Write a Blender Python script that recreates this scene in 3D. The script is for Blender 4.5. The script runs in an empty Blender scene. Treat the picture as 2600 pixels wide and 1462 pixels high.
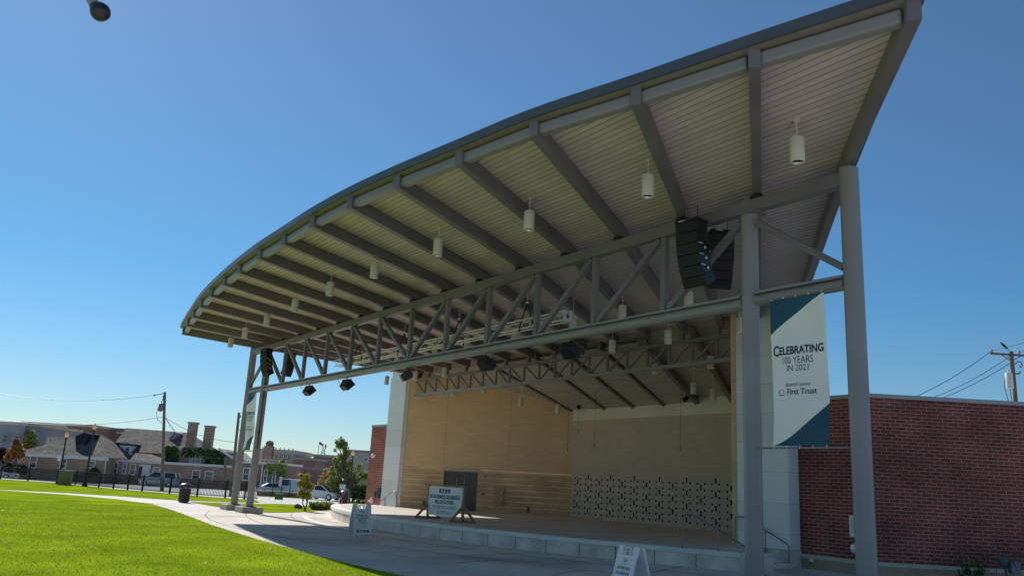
import bpy, bmesh, math, random
from mathutils import Vector, Matrix
sc = bpy.context.scene
COL = sc.collection
PI = math.pi
rnd = random.Random(7)
# ------------------------------------------------------------------ survey of the place
# X runs along the front truss, Y into the stage, Z up (metres). CAM is where the photographer stood.
FPX = 2072.19
YAW, PIT, ROL = math.radians(-54.80418), math.radians(13.64054), math.radians(3.1854)
CAM = Vector((25.349, -13.607, 1.892))
FW = Vector((math.sin(YAW)*math.cos(PIT), math.cos(YAW)*math.cos(PIT), math.sin(PIT)))
RT0 = Vector((math.cos(YAW), -math.sin(YAW), 0))
UP0 = RT0.cross(FW)
RT = RT0*math.cos(ROL) + UP0*math.sin(ROL)
UP = UP0*math.cos(ROL) - RT0*math.sin(ROL)
FH = Vector((math.sin(YAW), math.cos(YAW), 0))      # horizontal view heading; street blocks run across it

def sight(px, py):
    return FW + RT*((px-1300)/FPX) + UP*((731-py)/FPX)
def on_z(px, py, z=0.0):
    d = sight(px, py); return CAM + d*((z-CAM.z)/d.z)
def on_y(px, py, y=0.0):
    d = sight(px, py); return CAM + d*((y-CAM.y)/d.y)
def at(px, py, v):                                   # point at horizontal distance v along the heading
    d = sight(px, py); return CAM + d*(v/d.dot(FH))
def uv_world(u, v, z=0.0):
    p = CAM + RT0*u + FH*v; return Vector((p.x, p.y, z))
def terr(x, y):                                      # the park is level, the street beyond lies 0.7 m lower
    d = Vector((x, y, 0)) - Vector((CAM.x, CAM.y, 0))
    u, v = d.dot(RT0), d.dot(FH)
    v0 = 60 + (-14-min(u, 0))*0.7
    if u > 0: v0 = 50 + u*.3
    t = max(0.0, min(1.0, (v-v0)/12.0)); t = t*t*(3-2*t)
    return -0.7*t
def on_t(px, py):                                    # point on the terrain
    p = on_z(px, py, 0.0)
    for i in range(25):
        p = on_z(px, py, terr(p.x, p.y))
    return p

# ------------------------------------------------------------------ materials
def mat(name, col, rough=.6, metal=0.0, var=.1, scale=2.0, bump=0.0, bscale=30.0, spec=.5, detail=4, col2=None):
    m = bpy.data.materials.new(name); m.use_nodes = True
    nt = m.node_tree; N = nt.nodes; L = nt.links
    b = N['Principled BSDF']
    b.inputs['Roughness'].default_value = rough; b.inputs['Metallic'].default_value = metal
    b.inputs['Specular IOR Level'].default_value = spec
    tc = N.new('ShaderNodeTexCoord')
    no = N.new('ShaderNodeTexNoise'); no.inputs['Scale'].default_value = scale; no.inputs['Detail'].default_value = detail
    L.new(tc.outputs['Object'], no.inputs['Vector'])
    r = N.new('ShaderNodeValToRGB'); r.color_ramp.elements[0].position = .3; r.color_ramp.elements[1].position = .7
    a = [max(0, c*(1-var)) for c in col]; z = [min(1, c*(1+var)) for c in (col2 or col)]
    r.color_ramp.elements[0].color = (*a, 1); r.color_ramp.elements[1].color = (*z, 1)
    L.new(no.outputs['Fac'], r.inputs['Fac']); L.new(r.outputs['Color'], b.inputs['Base Color'])
    if bump > 0:
        n2 = N.new('ShaderNodeTexNoise'); n2.inputs['Scale'].default_value = bscale; n2.inputs['Detail'].default_value = 6
        L.new(tc.outputs['Object'], n2.inputs['Vector'])
        bp = N.new('ShaderNodeBump'); bp.inputs['Strength'].default_value = bump; bp.inputs['Distance'].default_value = .02
        L.new(n2.outputs['Fac'], bp.inputs['Height']); L.new(bp.outputs['Normal'], b.inputs['Normal'])
    return m
def brickmat(name, c1, c2, mortar, bw, bh, ms=.012, rough=.85, bump=.5, off=.5, streak=.25):
    m = bpy.data.materials.new(name); m.use_nodes = True
    nt = m.node_tree; N = nt.nodes; L = nt.links; b = N['Principled BSDF']; b.inputs['Roughness'].default_value = rough
    uv = N.new('ShaderNodeUVMap'); uv.uv_map = 'UVMap'
    br = N.new('ShaderNodeTexBrick'); br.offset = off
    br.inputs['Scale'].default_value = 1.0; br.inputs['Brick Width'].default_value = bw; br.inputs['Row Height'].default_value = bh
    br.inputs['Mortar Size'].default_value = ms; br.inputs['Mortar Smooth'].default_value = .1; br.inputs['Bias'].default_value = 0
    br.inputs['Color1'].default_value = (*c1, 1); br.inputs['Color2'].default_value = (*c2, 1); br.inputs['Mortar'].default_value = (*mortar, 1)
    L.new(uv.outputs['UV'], br.inputs['Vector'])
    no = N.new('ShaderNodeTexNoise'); no.inputs['Scale'].default_value = .8; no.inputs['Detail'].default_value = 8; L.new(uv.outputs['UV'], no.inputs['Vector'])
    mr = N.new('ShaderNodeMapRange'); mr.inputs['From Min'].default_value = .3; mr.inputs['From Max'].default_value = .7
    mr.inputs['To Min'].default_value = 1-streak; mr.inputs['To Max'].default_value = 1+streak*.6
    L.new(no.outputs['Fac'], mr.inputs['Value'])
    mx = N.new('ShaderNodeMix'); mx.data_type = 'RGBA'; mx.blend_type = 'MULTIPLY'; mx.inputs['Factor'].default_value = 1
    L.new(br.outputs['Color'], mx.inputs['A']); L.new(mr.outputs['Result'], mx.inputs['B']); L.new(mx.outputs['Result'], b.inputs['Base Color'])
    bp = N.new('ShaderNodeBump'); bp.inputs['Strength'].default_value = bump; bp.inputs['Distance'].default_value = .01; bp.invert = True
    L.new(br.outputs['Fac'], bp.inputs['Height']); L.new(bp.outputs['Normal'], b.inputs['Normal'])
    return m
def stripemat(name, col, dark, axis, period, width, rough=.55, metal=0, var=.08, offset=0.0, bump=.6, vscale=.7):
    """lines across one object axis (0 x, 1 y, 2 z): board joints, ribs, panel seams"""
    m = mat(name, col, rough, metal, var, vscale)
    nt = m.node_tree; N = nt.nodes; L = nt.links; b = N['Principled BSDF']
    tc = [n for n in N if n.type == 'TEX_COORD'][0]
    sp = N.new('ShaderNodeSeparateXYZ'); L.new(tc.outputs['Object'], sp.inputs[0])
    a = N.new('ShaderNodeMath'); a.operation = 'MULTIPLY_ADD'; a.inputs[1].default_value = 1/period; a.inputs[2].default_value = offset
    L.new(sp.outputs[axis], a.inputs[0])
    f = N.new('ShaderNodeMath'); f.operation = 'FRACT'; L.new(a.outputs[0], f.inputs[0])
    c = N.new('ShaderNodeMath'); c.operation = 'LESS_THAN'; c.inputs[1].default_value = width; L.new(f.outputs[0], c.inputs[0])
    base = b.inputs['Base Color'].links[0].from_socket
    # each board a touch different
    fl = N.new('ShaderNodeMath'); fl.operation = 'FLOOR'; L.new(a.outputs[0], fl.inputs[0])
    wn = N.new('ShaderNodeTexWhiteNoise'); wn.noise_dimensions = '1D'; L.new(fl.outputs[0], wn.inputs['W'])
    mr = N.new('ShaderNodeMapRange'); mr.inputs['To Min'].default_value = .93; mr.inputs['To Max'].default_value = 1.06; L.new(wn.outputs['Value'], mr.inputs['Value'])
    mu = N.new('ShaderNodeMix'); mu.data_type = 'RGBA'; mu.blend_type = 'MULTIPLY'; mu.inputs['Factor'].default_value = 1
    L.new(base, mu.inputs['A']); L.new(mr.outputs['Result'], mu.inputs['B'])
    mx = N.new('ShaderNodeMix'); mx.data_type = 'RGBA'; L.new(c.outputs[0], mx.inputs['Factor']); L.new(mu.outputs['Result'], mx.inputs['A'])
    mx.inputs['B'].default_value = (*dark, 1); L.new(mx.outputs['Result'], b.inputs['Base Color'])
    return m
def leafmat(name, trans=.5, rough=.55):
    m = bpy.data.materials.new(name); m.use_nodes = True
    nt = m.node_tree; N = nt.nodes; L = nt.links; b = N['Principled BSDF']
    at_ = N.new('ShaderNodeAttribute'); at_.attribute_name = 'Col'
    L.new(at_.outputs['Color'], b.inputs['Base Color']); b.inputs['Roughness'].default_value = rough; b.inputs['Specular IOR Level'].default_value = .25
    tr = N.new('ShaderNodeBsdfTranslucent'); L.new(at_.outputs['Color'], tr.inputs['Color'])
    mx = N.new('ShaderNodeMixShader'); mx.inputs['Fac'].default_value = trans
    out = N['Material Output']; L.new(b.outputs[0], mx.inputs[1]); L.new(tr.outputs[0], mx.inputs[2]); L.new(mx.outputs[0], out.inputs['Surface'])
    return m
def glassmat(name, col, rough=.08):
    m = mat(name, col, rough, 0, .3, .8, spec=.9); return m

M = {}
M['steel'] = mat('painted_steel', (.172, .158, .166), .42, .0, .14, .9, .03, 60)
M['steel_lt'] = mat('painted_steel_light', (.25, .24, .248), .36, 0, .06, 1.2, .03, 60)
M['col'] = mat('column_paint', (.27, .252, .252), .35, 0, .09, .8, .02, 50)
M['fascia'] = mat('fascia_metal', (.075, .085, .10), .5, 0, .08, 1.5)
M['deck'] = stripemat('deck_boards', (.68, .55, .515), (.08, .068, .066), 1, .165, .105, .5)
M['ceil'] = stripemat('stage_ceiling_boards', (.46, .43, .40), (.05, .045, .04), 1, .2, .09, .5)
M['roofmetal'] = mat('roof_metal', (.16, .17, .19), .4, .6, .1)
M['black'] = mat('black_paint', (.012, .012, .014), .5, 0, .2, 3)
M['grille'] = mat('speaker_grille', (.008, .008, .010), .65, 0, .3, 40, .3, 200)
M['spk_side'] = mat('speaker_cabinet', (.008, .009, .011), .4, 0, .15, 5)
M['chrome'] = mat('bright_metal', (.75, .75, .76), .2, 1, .05)
M['alu'] = mat('raw_aluminium', (.80, .79, .77), .35, .25, .08, 6)
M['lampwhite'] = mat('lamp_white', (.66, .65, .60), .45, 0, .04, 3)
M['white_panel'] = stripemat('white_metal_panel', (.72, .74, .74), (.45, .46, .46), 2, .92, .012, .32, 0, .04)
M['cream'] = mat('cream_panel', (.68, .65, .55), .4, 0, .05, 1)
M['brick'] = brickmat('red_brick', (.27, .058, .038), (.165, .04, .028), (.44, .29, .25), .305, .1016, .009, .85, .6, streak=.4)
M['brick_lit'] = brickmat('red_brick_lit_copy', (.44, .088, .05), (.29, .06, .038), (.48, .31, .26), .305, .1016, .0105, .85, .6)  # lighter copy of the red brick; the left wall's stronger light is in the colour
M['tanblock'] = brickmat('tan_block', (.80, .57, .35), (.745, .52, .315), (.62, .43, .26), .405, .1016, .004, .9, .3, streak=.07)
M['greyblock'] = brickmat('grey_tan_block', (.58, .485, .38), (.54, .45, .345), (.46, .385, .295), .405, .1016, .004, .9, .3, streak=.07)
M['tanbase'] = brickmat('tan_base_block', (.42, .31, .21), (.39, .285, .195), (.33, .25, .18), .405, .203, .006, .9, .4)
M['lightstone'] = mat('pale_cast_stone', (.50, .46, .38), .8, 0, .08, 3, .1, 40)
M['conc'] = mat('concrete_paving', (.70, .64, .575), .85, 0, .10, .35, .12, 25, detail=9)
def stain(m, dark=.62, scale=.22, lo=.48, hi=.72, sx=1.0):
    nt = m.node_tree; N = nt.nodes; L = nt.links; b = N['Principled BSDF']; src = b.inputs['Base Color'].links[0].from_socket
    tc = [n for n in N if n.type == 'TEX_COORD'][0]
    prev = src
    for sc_, lo_, hi_, dk in ((scale, lo, hi, dark), (scale*7, .55, .8, (1+dark)/2), (22, .62, .75, .8)):
        n = N.new('ShaderNodeTexNoise'); n.inputs['Scale'].default_value = sc_; n.inputs['Detail'].default_value = 7; n.inputs['Distortion'].default_value = .6; L.new(tc.outputs['Object'], n.inputs['Vector'])
        mr = N.new('ShaderNodeMapRange'); mr.inputs['From Min'].default_value = lo_; mr.inputs['From Max'].default_value = hi_; mr.inputs['To Min'].default_value = 1; mr.inputs['To Max'].default_value = dk; L.new(n.outputs['Fac'], mr.inputs['Value'])
        mx = N.new('ShaderNodeMix'); mx.data_type = 'RGBA'; mx.blend_type = 'MULTIPLY'; mx.inputs['Factor'].default_value = 1; L.new(prev, mx.inputs['A']); L.new(mr.outputs['Result'], mx.inputs['B']); prev = mx.outputs['Result']
    L.new(prev, b.inputs['Base Color']); return m
stain(M['conc'], .62)
M['conc_wall'] = mat('stage_wall_concrete', (.68, .615, .535), .8, 0, .2, 1.6, .15, 30, detail=8)
M['conc_cap'] = mat('stage_cap_stone', (.74, .71, .66), .75, 0, .08, 1.2, .08, 40)
M['stagefloor'] = mat('stage_floor_concrete', (.62, .54, .49), .7, 0, .10, .5, .06, 20, detail=8)
stain(M['conc_wall'], .7, .9); stain(M['stagefloor'], .8, .4)
M['plinth'] = mat('column_plinth_concrete', (.46, .40, .34), .85, 0, .1, 2, .15, 30)
M['joint'] = mat('paving_joint', (.10, .09, .085), .9, 0, .1)
M['doorpaint'] = mat('grey_door_paint', (.085, .08, .08), .45, 0, .06)
M['glass'] = glassmat('window_glass', (.05, .065, .08), .06)
M['glass_dk'] = glassmat('dark_glass', (.02, .024, .03), .05)
M['white'] = mat('white_paint', (.74, .74, .72), .5, 0, .05)
M['offwhite'] = mat('weathered_white_trim', (.62, .62, .60), .6, 0, .08)
M['wood'] = mat('raw_lumber', (.33, .20, .10), .75, 0, .25, 6, .1, 40)
M['orange'] = mat('safety_orange', (.85, .17, .04), .5, 0, .06)
M['ink'] = mat('navy_print', (.012, .016, .035), .6, 0, .05)
M['ink_grey'] = mat('grey_print', (.22, .25, .30), .6, 0, .05)
M['teal'] = mat('banner_teal', (.006, .075, .14), .55, 0, .12, 3)
M['vinyl'] = mat('banner_vinyl', (.90, .89, .86), .5, 0, .04, 1.5)
M['signplastic'] = mat('sign_plastic', (.70, .72, .74), .5, 0, .05)
M['bark'] = mat('tree_bark', (.10, .075, .055), .9, 0, .3, 8, .3, 30)
M['poleb'] = mat('weathered_pole_wood', (.16, .125, .10), .9, 0, .25, 4, .2, 30)
M['leaf'] = leafmat('leaf')
M['grassblade'] = leafmat('grass_blade', .45, .6)
M['tyre'] = mat('tyre_rubber', (.015, .015, .015), .8, 0, .1)
M['rail'] = mat('handrail_steel', (.20, .20, .205), .35, .5, .06)

M['eave'] = mat('eave_soffit_paint', (.24, .215, .205), .5, 0, .06)
# ------------------------------------------------------------------ mesh builder
def V(*a): return Vector(a)
def frame_from(d, up=None):
    d = d.normalized(); up = up or Vector((0, 0, 1))
    if abs(d.dot(up)) > .98: up = Vector((0, 1, 0))
    s = d.cross(up).normalized(); u = s.cross(d).normalized()
    return s, u
class MB:
    def __init__(s): s.v = []; s.f = []; s.m = []; s.c = None
    def poly(s, pts, mat=0):
        i = len(s.v); s.v += [Vector(p) for p in pts]; s.f.append(tuple(range(i, i+len(pts)))); s.m.append(mat); return s
    def hexa(s, b, t, mat=0):                        # two matching loops, closed solid
        n = len(b); i = len(s.v); s.v += [Vector(p) for p in b]+[Vector(p) for p in t]
        s.f.append(tuple(range(i+n-1, i-1, -1))); s.m.append(mat)
        s.f.append(tuple(range(i+n, i+2*n))); s.m.append(mat)
        for k in range(n):
            k2 = (k+1) % n; s.f.append((i+k, i+k2, i+n+k2, i+n+k)); s.m.append(mat)
        return s
    def box(s, c, sz, rz=0.0, mat=0):
        c = Vector(c); x, y, z = [a/2 for a in sz]; co, si = math.cos(rz), math.sin(rz)
        def q(a, b, h): return c+Vector((a*co-b*si, a*si+b*co, h))
        return s.hexa([q(-x,-y,-z), q(x,-y,-z), q(x,y,-z), q(-x,y,-z)], [q(-x,-y,z), q(x,-y,z), q(x,y,z), q(-x,y,z)], mat)
    def bar(s, a, b, w, h, mat=0, up=None):
        a, b = Vector(a), Vector(b); sd, u = frame_from(b-a, up)
        def lo(p): return [p-sd*w/2-u*h/2, p+sd*w/2-u*h/2, p+sd*w/2+u*h/2, p-sd*w/2+u*h/2]
        return s.hexa(lo(a), lo(b), mat)
    def tube(s, a, b, r, n=12, r2=None, mat=0, cap=True):
        return s.path([a, b], [r, r if r2 is None else r2], n, mat, cap)
    def path(s, pts, r, n=8, mat=0, cap=True):
        pts = [Vector(p) for p in pts]; rr = r if isinstance(r, (list, tuple)) else [r]*len(pts)
        i0 = len(s.v); prev = None
        for k, p in enumerate(pts):
            d = (pts[min(k+1, len(pts)-1)]-pts[max(k-1, 0)])
            if d.length < 1e-9: d = Vector((0, 0, 1))
            sd, u = frame_from(d)
            if prev is not None and sd.dot(prev) < 0 and abs(d.normalized().z) > .98: pass
            prev = sd
            for j in range(n):
                a = 2*PI*j/n; s.v.append(p+sd*math.cos(a)*rr[k]+u*math.sin(a)*rr[k])
        for k in range(len(pts)-1):
            for j in range(n):
                j2 = (j+1) % n; s.f.append((i0+k*n+j, i0+k*n+j2, i0+(k+1)*n+j2, i0+(k+1)*n+j)); s.m.append(mat)
        if cap:
            s.f.append(tuple(i0+j for j in range(n-1, -1, -1))); s.m.append(mat)
            e = i0+(len(pts)-1)*n; s.f.append(tuple(e+j for j in range(n))); s.m.append(mat)
        return s
    def lathe(s, prof, c, n=20, mat=0, axis=None, caps=True):
        c = Vector(c); i0 = len(s.v)
        ax = (axis or Vector((0, 0, 1))).normalized(); sd, u = frame_from(ax)
        for r, z in prof:
            for j in range(n):
                a = 2*PI*j/n; s.v.append(c+ax*z+sd*(r*math.cos(a))+u*(r*math.sin(a)))
        for k in range(len(prof)-1):
            for j in range(n):
                j2 = (j+1) % n; s.f.append((i0+k*n+j, i0+k*n+j2, i0+(k+1)*n+j2, i0+(k+1)*n+j)); s.m.append(mat)
        if caps and prof[0][0] > 1e-4: s.f.append(tuple(i0+j for j in range(n-1, -1, -1))); s.m.append(mat)
        if caps and prof[-1][0] > 1e-4:
            e = i0+(len(prof)-1)*n; s.f.append(tuple(e+j for j in range(n))); s.m.append(mat)
        return s
    def prism(s, pts, z0, z1, mat=0):
        return s.hexa([Vector((p[0], p[1], z0)) for p in pts], [Vector((p[0], p[1], z1)) for p in pts], mat)
    def blob(s, c, r, n=8, mat=0, jit=.25, seed=0):
        R = random.Random(seed); i0 = len(s.v); c = Vector(c); rx, ry, rz = r if isinstance(r, (tuple, list)) else (r, r, r)
        for k in range(n//2+1):
            th = PI*k/(n//2)
            for j in range(n):
                ph = 2*PI*j/n; q = 1+R.uniform(-jit, jit)
                s.v.append(c+Vector((rx*math.sin(th)*math.cos(ph)*q, ry*math.sin(th)*math.sin(ph)*q, rz*math.cos(th)*q)))
        for k in range(n//2):
            for j in range(n):
                j2 = (j+1) % n; s.f.append((i0+k*n+j, i0+(k+1)*n+j, i0+(k+1)*n+j2, i0+k*n+j2)); s.m.append(mat)
        return s
    def build(s, name, mats, parent=None, smooth=False, bevel=0.0, org=None, autosm=40):
        me = bpy.data.meshes.new(name)
        o0 = Vector((0, 0, 0))
        if org is not None: o0 = Vector(org)
        elif parent is not None:
            r = parent
            while r.parent: r = r.parent
            o0 = Vector(r.location) if not r.get('_local') else o0
        me.from_pydata([tuple(p-o0) for p in s.v], [], s.f)
        ms = mats if isinstance(mats, (list, tuple)) else [mats]
        for k in ms: me.materials.append(k)
        if len(ms) > 1: me.polygons.foreach_set('material_index', s.m)
        uvl = me.uv_layers.new(name='UVMap'); me.update()
        for p in me.polygons:
            n = p.normal
            if abs(n.z) > .75:
                for li in p.loop_indices:
                    w = s.v[me.loops[li].vertex_index]; uvl.data[li].uv = (w.x, w.y)
            else:
                t = Vector((-n.y, n.x, 0)).normalized()
                for li in p.loop_indices:
                    w = s.v[me.loops[li].vertex_index]; uvl.data[li].uv = (w.dot(t), w.z)
        if s.c:
            ca = me.color_attributes.new('Col', 'FLOAT_COLOR', 'CORNER')
            k = 0; buf = []
            for fi, f in enumerate(s.f):
                buf += [*s.c[fi], 1.0]*len(f)
            ca.data.foreach_set('color', buf)
        o = bpy.data.objects.new(name, me); COL.objects.link(o)
        if parent is not None: o.parent = parent
        elif org is not None: o.location = o0
        if smooth:
            me.polygons.foreach_set('use_smooth', [True]*len(me.polygons))
            me.set_sharp_from_angle(angle=math.radians(autosm))
        if bevel > 0:
            b = o.modifiers.new('edge', 'BEVEL'); b.width = bevel; b.segments = 2; b.limit_method = 'ANGLE'; b.angle_limit = math.radians(50)
        return o
def tag(o, label, cat, group=None, kind=None):
    if label: o['label'] = label
    if cat: o['category'] = cat
    if group: o['group'] = group
    if kind: o['kind'] = kind
    return o
def thing(name, label, cat, loc, group=None, rz=0.0):
    o = bpy.data.objects.new(name, None); COL.objects.link(o); o.location = Vector(loc); o.rotation_euler = (0, 0, rz)
    o.empty_display_size = .2
    return tag(o, label, cat, group)
def struct(o): o['kind'] = 'structure'; return o
def dup(root, loc, label, rz=None, group=None):
    r = root.copy(); COL.objects.link(r); r.location = Vector(loc)
    if rz is not None: r.rotation_euler = (0, 0, rz)
    if label: r['label'] = label
    if group: r['group'] = group
    for ch in list(root.children):
        c = ch.copy(); COL.objects.link(c); c.parent = r
        for g in list(ch.children):
            d = g.copy(); COL.objects.link(d); d.parent = c
    return r
def lettering(s, size, place, m, parent, name='lettering', align='CENTER', sx=1.0, warp=None, bold=0.0, org=None, width=None):
    """flat lettering as a mesh; place = 4x4 world matrix (x to the right, y up the sign)"""
    cu = bpy.data.curves.new('txt', 'FONT'); cu.body = s; cu.size = size; cu.align_x = align; cu.align_y = 'CENTER'; cu.resolution_u = 3
    cu.offset = bold
    ob = bpy.data.objects.new('txt', cu); COL.objects.link(ob)
    dg = bpy.context.evaluated_depsgraph_get(); me = bpy.data.meshes.new_from_object(ob.evaluated_get(dg))
    bpy.data.objects.remove(ob); bpy.data.curves.remove(cu)
    if width:
        xs = [v.co.x for v in me.vertices]; w0 = max(xs)-min(xs); mid_ = (max(xs)+min(xs))/2
        for v in me.vertices: v.co.x = (v.co.x-mid_)*width/w0
    r = parent
    while r.parent: r = r.parent
    o0 = Vector(r.location) if org is None else Vector(org)
    if r.get('_local'): o0 = Vector((0, 0, 0))
    for v in me.vertices:
        w = place @ Vector((v.co.x*sx, v.co.y, 0))
        if warp: w = warp(w)
        v.co = w-o0
    me.materials.clear(); me.materials.append(m)
    o = bpy.data.objects.new(name, me); COL.objects.link(o); o.parent = parent
    return o
def plane_matrix(o, xdir, ydir):
    x = Vector(xdir).normalized(); y = Vector(ydir).normalized(); n = x.cross(y)
    return Matrix(((x.x, y.x, n.x, o[0]), (x.y, y.y, n.y, o[1]), (x.z, y.z, n.z, o[2]), (0, 0, 0, 1)))

# ------------------------------------------------------------------ bandshell canopy
S = 2.45
SL = .06
def zbot(y): return 8.2026 - SL*y                 # underside of the roof beams
BH, BW = .34, .19
def zdeck(y): return zbot(y)+BH
tips = [(20.28,-3.51),(18.01,-4.04),(15.82,-4.47),(13.50,-4.96),(11.23,-5.24),(8.91,-5.51),(6.71,-5.69),(4.42,-5.75),(2.11,-5.71),
        (-.15,-5.67),(-2.58,-5.54),(-4.84,-5.37),(-7.26,-5.14),(-9.76,-4.85),(-12.37,-4.45),(-14.84,-4.06),(-17.42,-3.60)]
XF = [(6.957-.8697*i)*S for i in range(17)]
RSL = [-.86,-.79,-.72,-.67,-.64,-.60,-.58,-.55,-.52,-.48,-.45,-.39,-.36,-.33,-.2,-.03,0.22]  # last beam's rear run skewed inward solely for the shadow it casts
YR = 8.58
canopy = thing('bandshell_canopy', 'huge grey steel bandshell roof with curved front edge on four round columns', 'bandshell canopy', (0, 0, 0))
# roof deck: front sheet over the fan of beams
edge = []
ext = [((Vector(t)-Vector((XF[i], 0))).normalized()) for i, t in enumerate(tips)]
ends = [Vector(t)+e*.06 for t, e in zip(tips, ext)]
ends[0] = ends[0]+Vector((.16, 0)); ends[-1] = ends[-1]+Vector((-.12, 0))
def catmull(P, n=6):
    out = []
    for i in range(len(P)-1):
        p0, p1, p2, p3 = P[max(i-1, 0)], P[i], P[i+1], P[min(i+2, len(P)-1)]
        for k in range(n):
            t = k/n
            out.append(.5*((2*p1)+(p2-p0)*t+(2*p0-5*p1+4*p2-p3)*t*t+(3*p1-p0-3*p2+p3)*t**3))
    out.append(P[-1]); return out
arc = catmull(ends)
rearR, rearL = Vector((XF[0]+RSL[0]*YR+.16, YR)), Vector((XF[-1]+RSL[-1]*YR-.12, YR))
back = [rearL+(rearR-rearL)*(k/(len(arc)-1)) for k in range(len(arc)-1, -1, -1)]
mid = [Vector((a.x+(b.x-a.x)*(-a.y)/(b.y-a.y), 0)) for a, b in zip(arc, back)]
mb = MB()
TH = .16
def P3(p, dz=0): return Vector((p.x, p.y, zdeck(p.y)+dz))
for k in range(len(arc)-1):
    for A, B in ((arc, mid), (mid, back)):
        mb.poly([P3(A[k]), P3(A[k+1]), P3(B[k+1]), P3(B[k])])
deck = mb.build('roof_deck', M['deck'], canopy)
mb = MB()
for k in range(len(arc)-1):
    for A, B in ((arc, mid), (mid, back)):
        mb.poly([P3(A[k], TH), P3(B[k], TH), P3(B[k+1], TH), P3(A[k+1], TH)])
mb.build('roof_top', M['roofmetal'], canopy)
mb = MB()
def strip(P, d0, d1, push):
    for k in range(len(P)-1):
        a, b = P[k], P[k+1]; n = Vector((b.y-a.y, -(b.x-a.x))).normalized()
        na = nb = n
        a2, b2 = a+n*push, b+n*push
        mb.hexa([P3(a, d0), P3(a2, d0), P3(b2, d0), P3(b, d0)], [P3(a, d1), P3(a2, d1), P3(b2, d1), P3(b, d1)])
arcn = []
for k, p in enumerate(arc):
    q0, q1 = arc[max(k-1, 0)], arc[min(k+1, len(arc)-1)]; n = Vector((q1.y-q0.y, -(q1.x-q0.x))).normalized()
    if n.y > 0: n = -n
    arcn.append(p+n*.05)
for k in range(len(arc)-1):
    mb.hexa([P3(arc[k], -.015), P3(arcn[k], -.015), P3(arcn[k+1], -.015), P3(arc[k+1], -.015)], [P3(arc[k], .175), P3(arcn[k], .175), P3(arcn[k+1], .175), P3(arc[k+1], .175)])
mb.build('front_fascia', M['fascia'], canopy, smooth=True, autosm=30)
mb = MB()
ins = [a+(b-a).normalized()*.36 for a, b in zip(arc, mid)]
for k in range(len(arc)-1): mb.hexa([P3(arc[k], -.010), P3(arc[k+1], -.010), P3(ins[k+1], -.010), P3(ins[k], -.010)], [P3(arc[k], -.002), P3(arc[k+1], -.002), P3(ins[k+1], -.002), P3(ins[k], -.002)])
mb.build('eave_soffit', M['eave'], canopy)
for E0, E1, E2 in ((arc[0], mid[0], back[0]), (arc[-1], mid[-1], back[-1])):
    mb = MB()
    sgn = 1 if E0.x > 0 else -1
    for a, b in ((E0, E1), (E1, E2)):
        o = Vector((sgn*.04, 0))
        mb.hexa([P3(a, -.01), P3(a+o, -.01), P3(b+o, -.01), P3(b, -.01)], [P3(a, .185), P3(a+o, .185), P3(b+o, .185), P3(b, .185)])
    mb.build('side_fascia', M['fascia'], canopy)
for i in range(17):
    a = Vector((tips[i][0], tips[i][1], 0)); b = Vector((XF[i], 0, 0)); c = Vector((XF[i]+RSL[i]*YR, YR+.15, 0))
    mb = MB()
    def sec(p, d):
        s_ = Vector((-d.y, d.x, 0)).normalized()*BW/2
        z0, z1 = zbot(p.y), zdeck(p.y)-.004
        return [Vector((p.x-s_.x, p.y-s_.y, z0)), Vector((p.x+s_.x, p.y+s_.y, z0)), Vector((p.x+s_.x, p.y+s_.y, z1)), Vector((p.x-s_.x, p.y-s_.y, z1))]
    d1, d2 = b-a, c-b
    # the tip is cut back a little at the top
    la = sec(a, d1); lb = sec(b, d1+d2); lc = sec(c, d2)
    mb.hexa(la, lb); mb.hexa(lb, lc)
    mb.build('roof_beam', M['steel'], canopy, bevel=.012)
for i in range(16):                                # eave tubes between the beam ends
    def back_pt(k, q):
        t = Vector(tips[k]); d = (Vector((XF[k], 0))-t).normalized(); return t+d*q
    a, b = back_pt(i, .20), back_pt(i+1, .20); e = (b-a).normalized()
    a, b = a+e*BW*.52, b-e*BW*.52
    mb = MB(); mb.bar(V(a.x, a.y, zdeck(a.y)-.15), V(b.x, b.y, zdeck(b.y)-.15), .20, .22)
    mb.build('eave_tube', M['steel_lt'], canopy, bevel=.035)
# columns
for x in (17.044, 14.70, -14.70, -17.044):
    outer = abs(x) > 16
    mb = MB(); top = zbot(0)-.05 if outer else 7.78
    mb.lathe([(.177, .26), (.177, top)], (x, 0, 0), 32)
    c = mb.build('column', M['col'], canopy, smooth=True)
    mb = MB()
    if outer: mb.box((x, 0, zbot(0)-.03), (.2, .3, .05))
    else: mb.box((x, 0, 7.80), (.62, .42, .035)); mb.tube((x, 0, 7.81), (x, 0, 8.15), .12, 16)
    mb.build('cap_plate', M['steel'], c)
    mb = MB(); mb.box((x, 0, .30), (.5, .5, .03)); mb.build('base_plate', M['steel'], c)
for x in (17.044, 14.70, -14.70, -17.044):
    w = 1.05
    mb = MB(); mb.box((x, 0, .14), (w, w, .28)); mb.build('concrete_plinth', M['plinth'], canopy, bevel=.03)
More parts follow.
